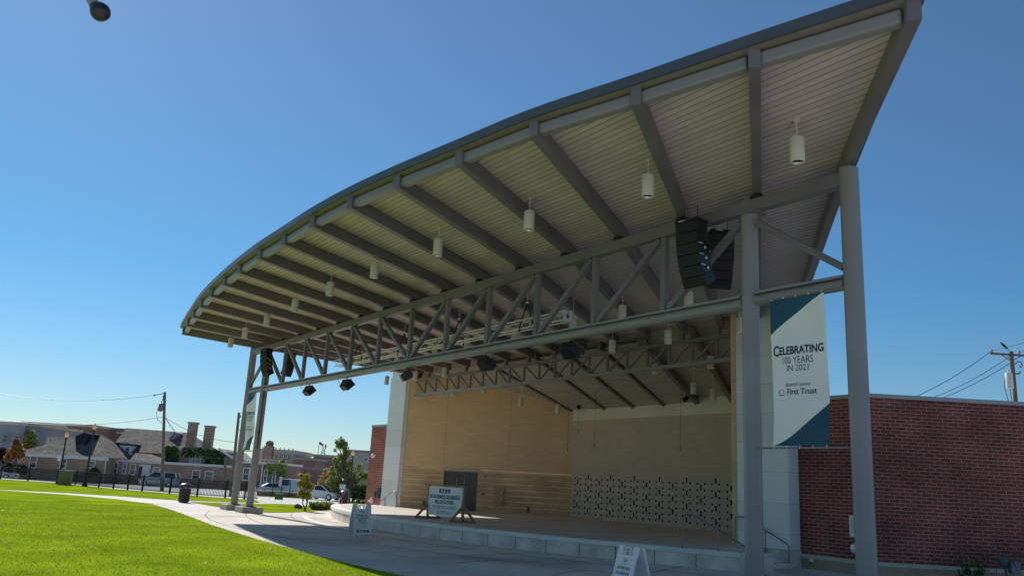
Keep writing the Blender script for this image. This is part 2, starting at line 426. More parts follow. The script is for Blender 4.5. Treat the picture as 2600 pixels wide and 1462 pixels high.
# front truss
Zb, Zt, p = 5.924, 7.96, 2.45
tr = MB(); tr.box((0, 0, Zt), (34.0, .24, .26)); top = tr.build('top_chord', M['steel'], canopy, bevel=.01)
for X in XF:
    tr = MB(); tr.box((X, 0, 8.142), (.2, .2, .105)); tr.build('beam_seat', M['black'], top)
tr = MB(); tr.tube((-14.55, 0, 5.87), (14.55, 0, 5.87), .125, 20); bc = tr.build('bottom_chord', M['steel_lt'], canopy, smooth=True)
tr = MB(); tr.box((0, 0, 6.012), (29.05, .27, .05)); tr.build('chord_plate', M['steel_lt'], bc, bevel=.006)
for k in range(-5, 6):
    tr = MB(); tr.box((k*p, 0, (6.04+Zt-.13)/2), (.15, .15, Zt-.13-6.04)); tr.build('truss_post', M['steel'], canopy, bevel=.012)
for k in range(-6, 6):
    x0, x1 = k*p, (k+1)*p
    if k < 0: a, b = (x0+.14, 0, Zt-.16), (x1-.14, 0, 6.08)
    else: a, b = (x0+.14, 0, 6.08), (x1-.14, 0, Zt-.16)
    if k == -6: a = (x0+.2, 0, Zt-.3)
    if k == 5: b = (x1-.2, 0, Zt-.3)
    tr = MB(); tr.bar(a, b, .14, .14, up=V(0, 1, 0)); tr.build('truss_diagonal', M['steel'], canopy, bevel=.01)
for sg in (1, -1):
    a, b = sg*14.86, sg*16.88
    tr = MB(); tr.tube((a, 0, 5.90), (b, 0, 5.90), .115, 18); t1 = tr.build('tie_beam', M['steel_lt'], canopy, smooth=True)
    tr = MB(); tr.box(((a+b)/2, 0, 6.04), (abs(b-a), .25, .05)); tr.build('chord_plate', M['steel_lt'], t1)
    tr = MB(); tr.bar((sg*14.85, 0, 7.62), (sg*16.87, 0, 6.22), .13, .13, up=V(0, 1, 0)); tr.build('truss_diagonal', M['steel'], canopy, bevel=.01)
tr = MB(); tr.tube((-14.36, -.1, 3.0), (-14.36, -.1, 7.5), .025, 8); tr.box((-14.45, -.08, 5.55), (.2, .06, .08)); tr.box((-14.45, -.08, 3.8), (.2, .06, .08))
tr.build('conduit', M['black'], canopy)
# rear truss over the stage front
rc = thing('stage_truss', 'slim grey steel truss with mirrored diagonals spanning the stage opening', 'roof truss', (-3.63, YR, 7.0))
Rb, Rt, rp, xc = 6.52, 7.37, 1.13, -3.63
tr = MB(); tr.box((xc, YR, Rt), (22.2, .14, .13)); tr.build('top_chord', M['steel'], rc)
tr = MB(); tr.box((xc, YR, Rb), (22.6, .15, .13)); tr.build('bottom_chord', M['steel_lt'], rc)
for k in range(-9, 10):
    tr = MB(); tr.box((xc+k*rp, YR, (Rb+Rt)/2), (.08, .08, Rt-Rb-.13)); tr.build('truss_post', M['steel'], rc)
for k in range(-10, 10):
    x0, x1 = xc+k*rp, xc+(k+1)*rp
    a, b = ((x0+.06, YR, Rt-.07), (x1-.06, YR, Rb+.07)) if k < 0 else ((x0+.06, YR, Rb+.07), (x1-.06, YR, Rt-.07))
    tr = MB(); tr.bar(a, b, .07, .07, up=V(0, 1, 0)); tr.build('truss_diagonal', M['steel'], rc)
for i in range(1, 16):
    x = XF[i]+RSL[i]*YR
    if -14.8 < x < 7.4:
        tr = MB(); tr.box((x, YR, (Rt+.065+zbot(YR))/2), (.16, .14, zbot(YR)-Rt-.07)); tr.build('beam_seat', M['steel'], rc)
# upstage roof: slopes down from the stage truss to the back wall
def zr(y): return zbot(YR)+(6.03-zbot(YR))*(y-YR)/7.0
up_roof = thing('stage_roof', 'dark boarded roof sloping down over the back of the stage', 'roof', (-3.6, 12, 6.8))
mb = MB()
q = [(-17.1, YR+.01), (9.7, YR+.01), (3.2, 16.0), (-11.0, 16.0)]
ny = 8
for k in range(ny):
    t0, t1 = k/ny, (k+1)/ny
    L0, R0 = [Vector(q[0]).lerp(Vector(q[3]), t) for t in (t0, t1)], [Vector(q[1]).lerp(Vector(q[2]), t) for t in (t0, t1)]
    mb.poly([V(L0[0].x, L0[0].y, zr(L0[0].y)+BH), V(L0[1].x, L0[1].y, zr(L0[1].y)+BH), V(R0[1].x, R0[1].y, zr(R0[1].y)+BH), V(R0[0].x, R0[0].y, zr(R0[0].y)+BH)])
mb.build('roof_deck', M['ceil'], up_roof)
mb = MB(); mb.poly([V(a, b, zr(b)+BH+TH) for a, b in q]); mb.build('roof_top', M['roofmetal'], up_roof)
XB = [-9.62, -6.92, -4.79, -2.70, -.58, 1.45]
XRR = [-8.0, -4.3, -2.1, .1, 2.5, 5.2]
for i, (xr, xb) in enumerate(zip(XRR, XB)):
    a, b = V(xr, YR+.2, zr(YR+.2)), V(xb, 15.56, zr(15.56))
    h = BH
    mb = MB(); s_ = Vector((-(b-a).y, (b-a).x, 0)).normalized()*(.1 if i in (0, 4, 5) else .07)
    mb.hexa([a-s_, a+s_, a+s_+V(0, 0, h), a-s_+V(0, 0, h)], [b-s_, b+s_, b+s_+V(0, 0, h), b-s_+V(0, 0, h)])
    mb.build('roof_beam', M['steel'], up_roof)
for k in range(4):                                  # lowered boarded ceiling between the middle beams
    a0, a1, b0, b1 = XRR[k]+.1, XRR[k+1]-.1, XB[k]+.1, XB[k+1]-.1
    ya, yb_ = YR+.45, 15.54
    mb = MB(); dz = .10
    mb.hexa([V(a0, ya, zr(ya)+dz), V(a1, ya, zr(ya)+dz), V(b1, yb_, zr(yb_)+dz), V(b0, yb_, zr(yb_)+dz)], [V(a0, ya, zr(ya)+dz+.05), V(a1, ya, zr(ya)+dz+.05), V(b1, yb_, zr(yb_)+dz+.05), V(b0, yb_, zr(yb_)+dz+.05)])
    mb.build('ceiling_panel', M['ceil'], up_roof)
    mb = MB()
    for t in (.35, .7):
        for f in ((.5,) if k % 2 else (.45,)):
            y = ya+(yb_-ya)*t; x = (a0*(1-t)+b0*t)*(1-f)+(a1*(1-t)+b1*t)*f
            mb.lathe([(.055, 0), (.055, -.012), (.03, -.006)], (x, y, zr(y)+dz-.001), 10)
    mb.build('downlight', M['chrome'], up_roof)

# ------------------------------------------------------------------ stage house
house = thing('stage_house', 'tan block stage house with splayed side walls and white panelled ends', 'stage house', (-3.84, 12, 0))
FL = .488
BL, BR = V(-9.45, 15.58, 0), V(1.9, 15.58, 0)
LL, RR = V(-15.25, 8.40, 0), V(7.60, 8.40, 0)
def wall(name, a, b, z0, z1a, z1b, th, m, parent, flip=1):
    d = (b-a).normalized(); n = Vector((-d.y, d.x, 0))*th*flip
    mb = MB(); mb.hexa([a+V(0,0,z0), b+V(0,0,z0), b+n+V(0,0,z0), a+n+V(0,0,z0)], [a+V(0,0,z1a), b+V(0,0,z1b), b+n+V(0,0,z1b), a+n+V(0,0,z1a)])
    return mb.build(name, m, parent)
M['soil_j'] = mat('sealant', (.36, .25, .15), .8)
HB = 3.0                                           # banded courses reach this height
# left wall, banded courses then plain block
d = (BL-LL).normalized(); nin = Vector((d.y, -d.x, 0))       # into the stage
LWL = (BL-LL).length
def lw(t, z, off=0.0): return LL+d*t+nin*off+V(0, 0, z)
D0, D1, DT = 2.28, 4.14, 2.53
mb = MB()                                          # upper wall with the door opening left out
def lquad(t0, t1, z0, z1a, z1b, off, m=0): mb.poly([lw(t0, z0, off), lw(t1, z0, off), lw(t1, z1b, off), lw(t0, z1a, off)][::-1], m)
def ztop_l(t): y = LL.y+d.y*t; return zr(max(y, YR))+BH-.01
lquad(0, D0, 2.68, ztop_l(0), ztop_l(D0), 0); lquad(D0, D1, 2.68, ztop_l(D0), ztop_l(D1), 0); lquad(D1, LWL, 2.68, ztop_l(D1), ztop_l(LWL), 0)
lquad(0, D0, FL-.02, 2.68, 2.68, -.02); lquad(D1, LWL, FL-.02, 2.68, 2.68, -.02); lquad(D0, D1, DT, 2.68, 2.68, -.02)
mb.poly([lw(0, FL), lw(0, ztop_l(0)), lw(0, ztop_l(0), -.3), lw(0, FL, -.3)])
leftw = mb.build('side_wall', M['tanblock'], house)
M['band_a'] = brickmat('tan_split_block', (.74, .49, .27), (.66, .43, .235), (.52, .36, .21), .405, .1016, .006, .95, .9)
M['band_b'] = brickmat('pale_course', (.78, .68, .54), (.70, .51, .31), (.60, .45, .29), .81, .6, .006, .9, .4)
mb = MB()
for k in range(7):                                  # projecting split-face courses with a pale course on top of each
    z1 = 2.62-.295*k; z0 = max(z1-.295, FL)
    for (a, b) in ((0.01, D0), (D1, LWL-.02)):
        q = lambda z, o: [lw(a, z, o), lw(b, z, o)]
        l0, l1 = q(z0+.012, .0), q(z0+.012, .03); h0, h1 = q(z1-.085, .0), q(z1-.085, .03)
        mb.hexa([l0[0], l0[1], l1[1], l1[0]], [h0[0], h0[1], h1[1], h1[0]], 0)
        l0, l1 = q(z1-.083, .0), q(z1-.083, .012); h0, h1 = q(z1-.003, .0), q(z1-.003, .012)
        mb.hexa([l0[0], l0[1], l1[1], l1[0]], [h0[0], h0[1], h1[1], h1[0]], 1)
mb.build('banded_courses', [M['band_a'], M['band_b']], leftw)
for t_ in (2.22, 5.75):
    mb = MB(); mb.hexa([lw(t_-.008, 2.75, 0), lw(t_+.008, 2.75, 0), lw(t_+.008, 2.75, .004), lw(t_-.008, 2.75, .004)], [lw(t_-.008, ztop_l(t_)-.05, 0), lw(t_+.008, ztop_l(t_)-.05, 0), lw(t_+.008, ztop_l(t_)-.05, .004), lw(t_-.008, ztop_l(t_)-.05, .004)]); mb.build('control_joint', M['soil_j'], leftw)
mb = MB(); mb.hexa([lw(D0-.1, DT+.01, 0), lw(D1+.1, DT+.01, 0), lw(D1+.1, DT+.01, .05), lw(D0-.1, DT+.01, .05)], [lw(D0-.1, 2.70, 0), lw(D1+.1, 2.70, 0), lw(D1+.1, 2.70, .05), lw(D0-.1, 2.70, .05)])
mb.build('door_lintel', M['lightstone'], house)
# steel double door
door = MB()
for a, b, z0, z1 in ((D0, D0+.05, FL, DT), (D1-.05, D1, FL, DT), (D0+.05, D1-.05, DT-.05, DT)):
    door.hexa([lw(a, z0, -.16), lw(b, z0, -.16), lw(b, z0, .012), lw(a, z0, .012)], [lw(a, z1, -.16), lw(b, z1, -.16), lw(b, z1, .012), lw(a, z1, .012)])
dframe = door.build('door', M['doorpaint'], house)
for a, b, s_ in ((D0+.055, (D0+D1)/2-.004, 1), ((D0+D1)/2+.004, D1-.055, -1)):
    mb = MB(); mb.hexa([lw(a, FL+.012, -.11), lw(b, FL+.012, -.11), lw(b, FL+.012, -.06), lw(a, FL+.012, -.06)], [lw(a, DT-.055, -.11), lw(b, DT-.055, -.11), lw(b, DT-.055, -.06), lw(a, DT-.055, -.06)])
    lf = mb.build('door_leaf', M['doorpaint'], dframe)
    wc = b-.2 if s_ > 0 else a+.2
    mb = MB()
    mb.hexa([lw(wc-.09, 1.42, -.06), lw(wc+.09, 1.42, -.06), lw(wc+.09, 1.42, -.052), lw(wc-.09, 1.42, -.052)], [lw(wc-.09, 2.32, -.06), lw(wc+.09, 2.32, -.06), lw(wc+.09, 2.32, -.052), lw(wc-.09, 2.32, -.052)], 0)
    mb.hexa([lw(wc-.055, 1.46, -.055), lw(wc+.055, 1.46, -.055), lw(wc+.055, 1.46, -.049), lw(wc-.055, 1.46, -.049)], [lw(wc-.055, 2.28, -.055), lw(wc+.055, 2.28, -.055), lw(wc+.055, 2.28, -.049), lw(wc-.055, 2.28, -.049)], 1)
    mb.build('door_window', [M['black'], mat('wired_glass', (.12, .10, .07), .1, 0, .5, 5)], dframe)
    mb = MB(); mb.tube(lw(wc-.02, 1.2, -.03), lw(wc-.02, 1.4, -.03), .012, 8); mb.build('pull_handle', M['chrome'], dframe)
# fixtures on the left wall
t = thing('fire_alarm_pull', 'small red fire alarm box right of the double door', 'fire alarm', lw(4.56, 2.36))
mb = MB(); mb.hexa([lw(4.49, 2.28, 0), lw(4.63, 2.28, 0), lw(4.63, 2.28, .06), lw(4.49, 2.28, .06)], [lw(4.49, 2.44, 0), lw(4.63, 2.44, 0), lw(4.63, 2.44, .06), lw(4.49, 2.44, .06)])
mb.build('housing', mat('alarm_red', (.35, .02, .015), .4), t)
mb = MB(); mb.hexa([lw(4.53, 2.33, .06), lw(4.59, 2.33, .06), lw(4.59, 2.33, .075), lw(4.53, 2.33, .075)], [lw(4.53, 2.39, .06), lw(4.59, 2.39, .06), lw(4.59, 2.39, .075), lw(4.53, 2.39, .075)]); mb.build('strobe', M['white'], t)
t = thing('wall_plaque', 'little pale framed plaque beside the double door', 'plaque', lw(4.47, 1.43))
mb = MB(); mb.hexa([lw(4.33, 1.36, .03), lw(4.62, 1.36, .03), lw(4.62, 1.36, .05), lw(4.33, 1.36, .05)], [lw(4.33, 1.50, .03), lw(4.62, 1.50, .03), lw(4.62, 1.50, .05), lw(4.33, 1.50, .05)]); mb.build('frame', M['lightstone'], t)
mb = MB(); mb.hexa([lw(4.37, 1.385, .05), lw(4.58, 1.385, .05), lw(4.58, 1.385, .054), lw(4.37, 1.385, .054)], [lw(4.37, 1.475, .05), lw(4.58, 1.475, .05), lw(4.58, 1.475, .054), lw(4.37, 1.475, .054)]); mb.build('plate', M['doorpaint'], t)
t = thing('electrical_cabinet', 'tan electrical cabinet fixed to the banded left stage wall', 'cabinet', lw(5.35, 1.3))
M['tanpaint'] = mat('tan_cabinet_paint', (.42, .30, .18), .5, 0, .05)
mb = MB(); mb.hexa([lw(5.08, 1.06, .03), lw(5.6, 1.06, .03), lw(5.6, 1.06, .2), lw(5.08, 1.06, .2)], [lw(5.08, 1.83, .03), lw(5.6, 1.83, .03), lw(5.6, 1.83, .2), lw(5.08, 1.83, .2)]); mb.build('upper_box', M['tanpaint'], t, bevel=.008)
mb = MB(); mb.hexa([lw(5.08, .86, .03), lw(5.56, .86, .03), lw(5.56, .86, .22), lw(5.08, .86, .22)], [lw(5.08, 1.05, .03), lw(5.56, 1.05, .03), lw(5.56, 1.05, .22), lw(5.08, 1.05, .22)]); mb.build('lower_box', M['tanpaint'], t, bevel=.008)
mb = MB(); mb.tube(lw(5.5, 1.5, .2), lw(5.5, 1.5, .225), .02, 8); mb.build('latch', M['chrome'], t)
for tt, lab in ((1.25, 'small outlet box low on the wall left of the banner stand'), (6.9, 'small outlet box low on the wall right of the tan cabinet')):
    mb = MB(); mb.hexa([lw(tt, .62, .03), lw(tt+.13, .62, .03), lw(tt+.13, .62, .1), lw(tt, .62, .1)], [lw(tt, .9, .03), lw(tt+.13, .9, .03), lw(tt+.13, .9, .07), lw(tt, .9, .07)])
    tag(mb.build('outlet_box', M['doorpaint'], org=lw(tt, .62)), lab, 'outlet box')
# back wall with its sound holes
mb = MB()
def bq(x0, x1, z0, z1, y, m=0): mb.poly([V(x0, y, z0), V(x1, y, z0), V(x1, y, z1), V(x0, y, z1)], m)
bq(BL.x, BR.x, FL-.02, 5.57, 15.58, 0)
for r in range(7):
    for c in range(26):
        x, z = -9.14+.428*c, 2.48-.292*r
        bq(x-.043, x+.043, z-.048, z+.048, 15.566, 1)
for k in range(8):
    z = 2.62-.292*k
    for c in range(26):
        if (c % 4) == (2 if k % 2 == 0 else 0):
            x = -9.14+.428*(c+.5)
            if x < BR.x-.1 and z > .6: bq(x-.044, x+.044, z-.115, z+.115, 15.566, 1)
M['hole'] = mat('sound_hole', (.006, .006, .006), .9, 0, .1)
bw_ = mb.build('back_wall', [M['greyblock'], M['hole']], house)
mb = MB()
for k in range(7):
    z1 = 2.62-.292*k
    mb.box((-3.78, 15.577, z1-.27), (11.3, .008, .06))
mb.build('pale_course', mat('pale_back_course', (.53, .48, .39), .9, 0, .12, 2), bw_)
mb = MB(); zt_ = zr(15.6)+BH-.01
mb.hexa([V(BL.x, 15.50, 5.57), V(BR.x, 15.50, 5.57), V(BR.x, 15.6, 5.57), V(BL.x, 15.6, 5.57)], [V(BL.x, 15.50, zt_), V(BR.x, 15.50, zt_), V(BR.x, 15.6, zt_), V(BL.x, 15.6, zt_)])
mb.build('upper_panel', M['cream'], house)
# right wall (seen edge-on)
dr = (RR-BR).normalized(); nr = Vector((dr.y, -dr.x, 0))
mb = MB()
zr_a, zr_b = zr(RR.y)+BH-.01, zr(BR.y)+BH-.01
mb.hexa([RR+V(0,0,FL-.02), BR+V(0,0,FL-.02), BR+nr*.25+V(0,0,FL-.02), RR+nr*.25+V(0,0,FL-.02)], [RR+V(0,0,zr_a), BR+V(0,0,zr_b), BR+nr*.25+V(0,0,zr_b), RR+nr*.25+V(0,0,zr_a)])
rw_ = mb.build('side_wall', M['tanblock'], house)
mb = MB()
for k in range(7):
    z1 = 2.62-.292*k
    mb.box((RR.x-.02, RR.y+.02, z1-.04), (.16, .10, .09))
mb.build('pale_course', M['lightstone'], rw_)
# white panelled wall ends
for a, b, nm in ((-17.20, -15.34, 'l'), (7.66, 9.60, 'r')):
    mb = MB(); mb.box(((a+b)/2, 8.475, (FL+7.62)/2+.01), (b-a, .55, 7.62-FL), mat=0)
    e = mb.build('white_wall_end', M['white_panel'], house)
    mb = MB(); mb.box(((a+b)/2, 8.40, 7.62+.26), (b-a-.06, .26, .5)); mb.build('cream_head', M['cream'], e)
    mb = MB(); x_ = b+.002 if nm == 'l' else a-.002
    mb.box((x_ + (.06 if nm == 'l' else -.06), 8.50, (FL+7.9)/2), (.12, .30, 7.9-FL)); mb.build('corner_trim', M['tanpaint'] if nm == 'x' else M['cream'], e)
    mb = MB(); mb.box(((a+b)/2, 8.47, (FL-.1)/2-.0), (b-a+.06, .58, FL+.1)); mb.build('concrete_base', M['conc_wall'], e)

# brick wings either side
def wing(name, label, pts, z1, bm_):
    o = thing(name, label, 'brick building', (pts[0][0], pts[0][1], 0))
    def band(z0, z1, off, m, nm):
        mb = MB()
        for k in range(len(pts)-1):
            a, b = V(*pts[k], 0), V(*pts[k+1], 0); dd = (b-a).normalized(); n = V(dd.y, -dd.x, 0)
            A, B = a+n*off-dd*(off if k else 0), b+n*off+dd*off
            mb.hexa([A+V(0,0,z0), B+V(0,0,z0), b-n*.3+V(0,0,z0), a-n*.3+V(0,0,z0)], [A+V(0,0,z1), B+V(0,0,z1), b-n*.3+V(0,0,z1), a-n*.3+V(0,0,z1)])
        return mb.build(nm, m, o)
    band(.38, z1, 0, bm_, 'brick_wall')
    band(z1, z1+.12, .04, M['offwhite'] if False else mat('coping_metal', (.33, .34, .35), .5, .2, .06), 'coping')
    band(.30, .41, .05, M['lightstone'], 'stone_ledge')
    band(-.35, .31, .012, M['tanbase'], 'block_base')
    return o
wr = wing('brick_wing', 'long dark red brick building right of the stage beyond the columns', [(9.52, 8.70), (12.05, 8.70), (12.05+.576*22, 8.70+.817*22)], 4.97, M['brick'])
wl = wing('brick_wing', 'bright narrow red brick wall left of the white stage end', [(-20.2, 8.75), (-17.18, 8.75)], 4.92, M['brick_lit'])
mb = MB(); mb.prism([(12.04, 8.9), (24.5, 26.6), (20, 30), (4, 16.5), (9.6, 9.0)], 4.6, 4.75); mb.build('flat_roof', M['roofmetal'], wr)
mb = MB(); mb.hexa([V(-20.2, 9.06, -.35), V(-19.9, 9.06, -.35), V(-13, 20, -.35), V(-13.3, 20, -.35)], [V(-20.2, 9.06, 4.92), V(-19.9, 9.06, 4.92), V(-13, 20, 4.92), V(-13.3, 20, 4.92)]); mb.build('return_wall', M['brick_lit'], wl)

# ------------------------------------------------------------------ stage platform
stage = thing('stage_platform', 'low curved concrete stage with pale panelled front', 'stage', (-3, 4, 0))
SC, SRR = V(-3.0, 28.04, 0), 26.5
def arcp(x, r=SRR): return V(x, SC.y-math.sqrt(r*r-(x-SC.x)**2), 0)
x0, x1 = -15.9, 10.25
n = 48; fr = [arcp(x0+(x1-x0)*k/n) for k in range(n+1)]
fr[0] = V(-15.9, 4.9, 0)
poly = [V(-17.6, 6.6, 0)] + fr + [V(10.4, 6.0, 0), V(8.75, 6.05, 0), V(8.7, 8.2, 0), V(7.7, 8.2, 0), V(7.7, 8.4, 0), V(2.2, 15.6, 0), V(-9.7, 15.6, 0), V(-15.5, 8.4, 0), V(-17.4, 8.3, 0)]
mb = MB(); mb.hexa([q_+V(0, 0, -.3) for q_ in poly], [q_+V(0, 0, FL) for q_ in poly]); mb.build('stage_deck', M['stagefloor'], stage)
line = [V(-17.6, 6.6, 0)] + fr
def off(P, o):
    out = []
    for k, p_ in enumerate(P):
        a, b = P[max(k-1, 0)], P[min(k+1, len(P)-1)]; dd = (b-a).normalized(); out.append(p_+V(dd.y, -dd.x, 0)*o)
    return out
L1, L2, Li = off(line, .035), off(line, .075), off(line, -.42)
mb = MB()
for k in range(len(line)-1):
    mb.hexa([line[k]+V(0,0,FL-.115), L2[k]+V(0,0,FL-.115), L2[k+1]+V(0,0,FL-.115), line[k+1]+V(0,0,FL-.115)], [Li[k]*0+line[k]+V(0,0,FL+.004), L2[k]+V(0,0,FL+.004), L2[k+1]+V(0,0,FL+.004), line[k+1]+V(0,0,FL+.004)])
    mb.poly([Li[k]+V(0,0,FL+.004), line[k]+V(0,0,FL+.004), line[k+1]+V(0,0,FL+.004), Li[k+1]+V(0,0,FL+.004)])
mb.build('cap_stone', M['conc_cap'], stage)
# front panels, each about 1.2 m, a dark joint between
acc = [0]
for k in range(len(L1)-1): acc.append(acc[-1]+(L1[k+1]-L1[k]).length)
def along(P, s):
    for k in range(len(P)-1):
        if acc[k+1] >= s or k == len(P)-2:
            f = (s-acc[k])/(acc[k+1]-acc[k]); return P[k].lerp(P[k+1], max(0, min(1, f)))
npan = 25; st = acc[-1]/npan
for k in range(npan):
    mb = MB(); s0, s1 = k*st+.014, (k+1)*st-.014
    ss = [s0, (s0+s1)/2, s1]
    for a, b in zip(ss[:-1], ss[1:]):
        A, B, A2, B2 = along(L1, a), along(L1, b), along(line, a), along(line, b)
        mb.hexa([A2+V(0,0,-.2), A+V(0,0,-.2), B+V(0,0,-.2), B2+V(0,0,-.2)], [A2+V(0,0,FL-.12), A+V(0,0,FL-.12), B+V(0,0,FL-.12), B2+V(0,0,FL-.12)])
    mb.build('front_panel', M['conc_wall'], stage)
for k in range(1, npan):
    mb = MB(); a, b = k*st-.016, k*st+.016; A, B, A2, B2 = along(L1, a), along(L1, b), along(line, a), along(line, b)
    A, B = A.lerp(A2, .15), B.lerp(B2, .15)
    mb.hexa([A2+V(0,0,-.2), A+V(0,0,-.2), B+V(0,0,-.2), B2+V(0,0,-.2)], [A2+V(0,0,FL-.12), A+V(0,0,FL-.12), B+V(0,0,FL-.12), B2+V(0,0,FL-.12)]); mb.build('panel_joint', M['joint'], stage)
mb = MB(); mb.hexa([V(10.25, 5.2, -.3), V(10.46, 5.3, -.3), V(10.5, 6.2, -.3), V(10.3, 6.2, -.3)], [V(10.25, 5.2, FL-.1), V(10.46, 5.3, FL-.1), V(10.5, 6.2, FL-.1), V(10.3, 6.2, FL-.1)]); mb.build('end_panel', M['conc_wall'], stage)
# steps at the right end
steps = thing('concrete_steps', 'concrete steps beside the white wall at the right end of the stage', 'steps', (9.2, 7.1, 0))
for k in range(3):
    mb = MB(); w = .32
    mb.box((8.74+w*(k+.5), 7.12, (FL-.12*(k+1))/2-.1), (w, 2.1, FL-.12*(k+1)+.2)); mb.build('step', M['conc_wall'], steps, bevel=.01)
def railing(label, runs, posts, r=.021, group=None):
    o = thing('handrail', label, 'handrail', posts[0][0], group)
    for rr_ in runs:
        mb = MB(); mb.path(rr_, r, 10); mb.build('top_rail', M['rail'], o, smooth=True)
    for a, b in posts:
        mb = MB(); mb.tube(a, b, r, 10); mb.build('post', M['rail'], o, smooth=True)
    return o
def on_vert(px, py, a, b):                            # point on the upright plane through a and b
    n = V(-(b[1]-a[1]), b[0]-a[0], 0); d_ = sight(px, py); return CAM+d_*((n.dot(Vector((a[0], a[1], 0)))-n.dot(CAM))/n.dot(d_))
def rail_px(label, plane, top, posts):
    f = lambda q_: on_vert(q_[0], q_[1], *plane)
    return railing(label, [[f(q_) for q_ in top]], [(f(a), f(b)) for a, b in posts])
rail_px('grey tubular handrail on the stage near the right front edge', ((9.07, 4.11), (9.87, 4.66)), ((1732,1391),(1733,1316),(1736,1309),(1742,1306),(1757,1306),(1764,1308),(1824,1344),(1886,1383),(1900,1392)), (((1824,1399),(1824,1346)),))
rail_px('grey handrail along the white wall right of the inner column', ((7.7, 8.05), (9.7, 8.05)), ((1865,1382),(1866.5,1318),(1869,1312),(1875,1310.5),(1900,1312),(1925,1333),(1996,1379),(2002,1384),(2003.5,1390),(2003.5,1462)), (((1943.5,1430),(1943.5,1346)),))
rail_px('steel handrail against the left white wall end', ((-17, 7.7), (-15, 7.7)), ((957,1288),(958,1283),(966,1272.5),(997,1246.5),(1004,1246),(1005.5,1250),(1005.6,1289)), (((977.5,1287),(977.5,1264)),))
A = on_t(845, 1287)
def rel(px, py): return at(px, py, (A-CAM).dot(FH))
railing('steel step handrail beside the trash can left of the stage', [[rel(858, 1283), rel(861, 1272), rel(880, 1240.5), rel(885, 1240), rel(884, 1281)]], [(rel(868, 1283), rel(868, 1260))], .03)
# things fixed to the wings
t = thing('security_camera', 'white security camera high on the left brick wall', 'camera', (-18.9, 8.6, 3.4))
cpos = on_y(947, 1157, 8.55)
t.location = cpos
mb = MB(); mb.blob(cpos, (.13, .13, .13), 12, 0, 0); mb.build('dome', M['white'], t, smooth=True)
mb = MB(); mb.tube(cpos+V(-.05, .2, .05), cpos+V(0, .02, .02), .05, 10); mb.tube(cpos+V(-.16, .05, .02), cpos+V(-.02, 0, 0), .06, 10); mb.build('bracket', M['white'], t)
for (px, py), sz, m_, nm, lab, cat in (((963, 1250), (.34, .1, .62), 'black', 'wall_panel', 'black flat panel on the left brick wall beside the white corner', 'panel'),
                              ((951, 1254), (.18, .1, .32), 'doorpaint', 'wall_box', 'small grey metal box on the left brick wall', 'wall box')):
    c = on_y(px, py, 8.68); mb = MB(); mb.box(c, sz); tag(mb.build(nm, M[m_], org=c, bevel=.01), lab, cat)
c = on_y(943, 1269, 8.66)
t = thing('hose_connection', 'metal fire hose connection low on the left brick wall', 'hose connection', c)
mb = MB(); mb.tube(c+V(0, .06, 0), c+V(0, -.03, 0), .16, 16); mb.build('wall_plate', M['alu'], t)
for s_ in (-.07, .07):
    mb = MB(); mb.tube(c+V(s_, -.03, -.02), c+V(s_*1.4, -.16, -.06), .05, 10); mb.build('cap', M['alu'], t)
c = on_y(2171, 1335, 8.68)
t = thing('paper_notice', 'white printed paper notice on the brick wall behind the outer right column', 'notice', c)
mb = MB(); mb.box(c, (.36, .012, .60)); mb.build('sheet', M['white'], t)
mb = MB()
for k in range(14): mb.box(c+V(0, -.008, .2-.03*k), (.25, .003, .009))
mb.build('print_lines', M['ink_grey'], t)
c = on_y(2171, 1391, 8.66); mb = MB(); mb.lathe([(.0, .09), (.1, .07), (.14, .02), (.145, 0)], c, 18, axis=V(0, -1, 0))
tag(mb.build('alarm_bell', M['alu'], org=c, smooth=True), 'round grey alarm bell below the paper notice', 'bell')
c = on_y(2062, 1424, 8.64)
t = thing('hose_bib', 'small grey wall fixture on the tan base blocks right of the steps', 'wall fixture', c)
mb = MB(); mb.box(c+V(0, 0, .03), (.1, .09, .1)); mb.build('cover', M['alu'], t, bevel=.01)
mb = MB(); mb.tube(c+V(0, -.03, -.01), c+V(-.03, -.07, -.1), .02, 8); mb.build('outlet', M['black'], t)
# ------------------------------------------------------------------ pendant lights under the roof
def on_plane(px, py, n, d):
    n = Vector(n); s_ = sight(px, py); return CAM + s_*((d-n.dot(CAM))/n.dot(s_))
def make_pendant(name, drop):
    o = thing(name, 'x', 'pendant light', (0, 0, 0)); o['_local'] = 1
    st = drop-.235
    mb = MB(); mb.lathe([(.0, 0), (.065, -.001), (.065, -.02), (.02, -.035), (.02, -.06), (.0, -.06)], (0, 0, 0), 16); mb.build('ceiling_canopy', M['lampwhite'], o, smooth=True)
    mb = MB(); mb.tube((0, 0, -.05), (0, 0, -st), .011, 8); mb.build('stem', M['lampwhite'], o)
    mb = MB(); z0, z1 = -st, -st-.47
    mb.lathe([(.0, z0), (.118, z0), (.128, z0-.012), (.128, z1), (.122, z1-.004), (.094, z1+.002), (.093, z1+.012)], (0, 0, 0), 28, caps=False); hs = mb.build('housing', M['lampwhite'], o, smooth=True)
    mb = MB(); mb.lathe([(.0, z1+.15), (.055, z1+.14), (.0925, z1+.01)], (0, 0, 0), 24, caps=False)
    mb.build('reflector', M['chrome'], o, smooth=True)
    mb = MB()
    for a in (0, PI/3, 2*PI/3): mb.box((0, 0, z1+.035), (.17, .006, .03), a)
    mb.build('louvre', M['black'], o)
    if drop < .7:
        mb = MB(); mb.path([(0, 0, -.015), (-.25, .12, -.006), (-.6, .22, -.006), (-1.0, .2, -.004)], .012, 6); mb.build('conduit', M['deckpipe'], o)
    return o
M['deckpipe'] = mat('painted_conduit', (.42, .37, .34), .5)
pa = make_pendant('pendant_light', .588); pb = make_pendant('pendant_light', .86)
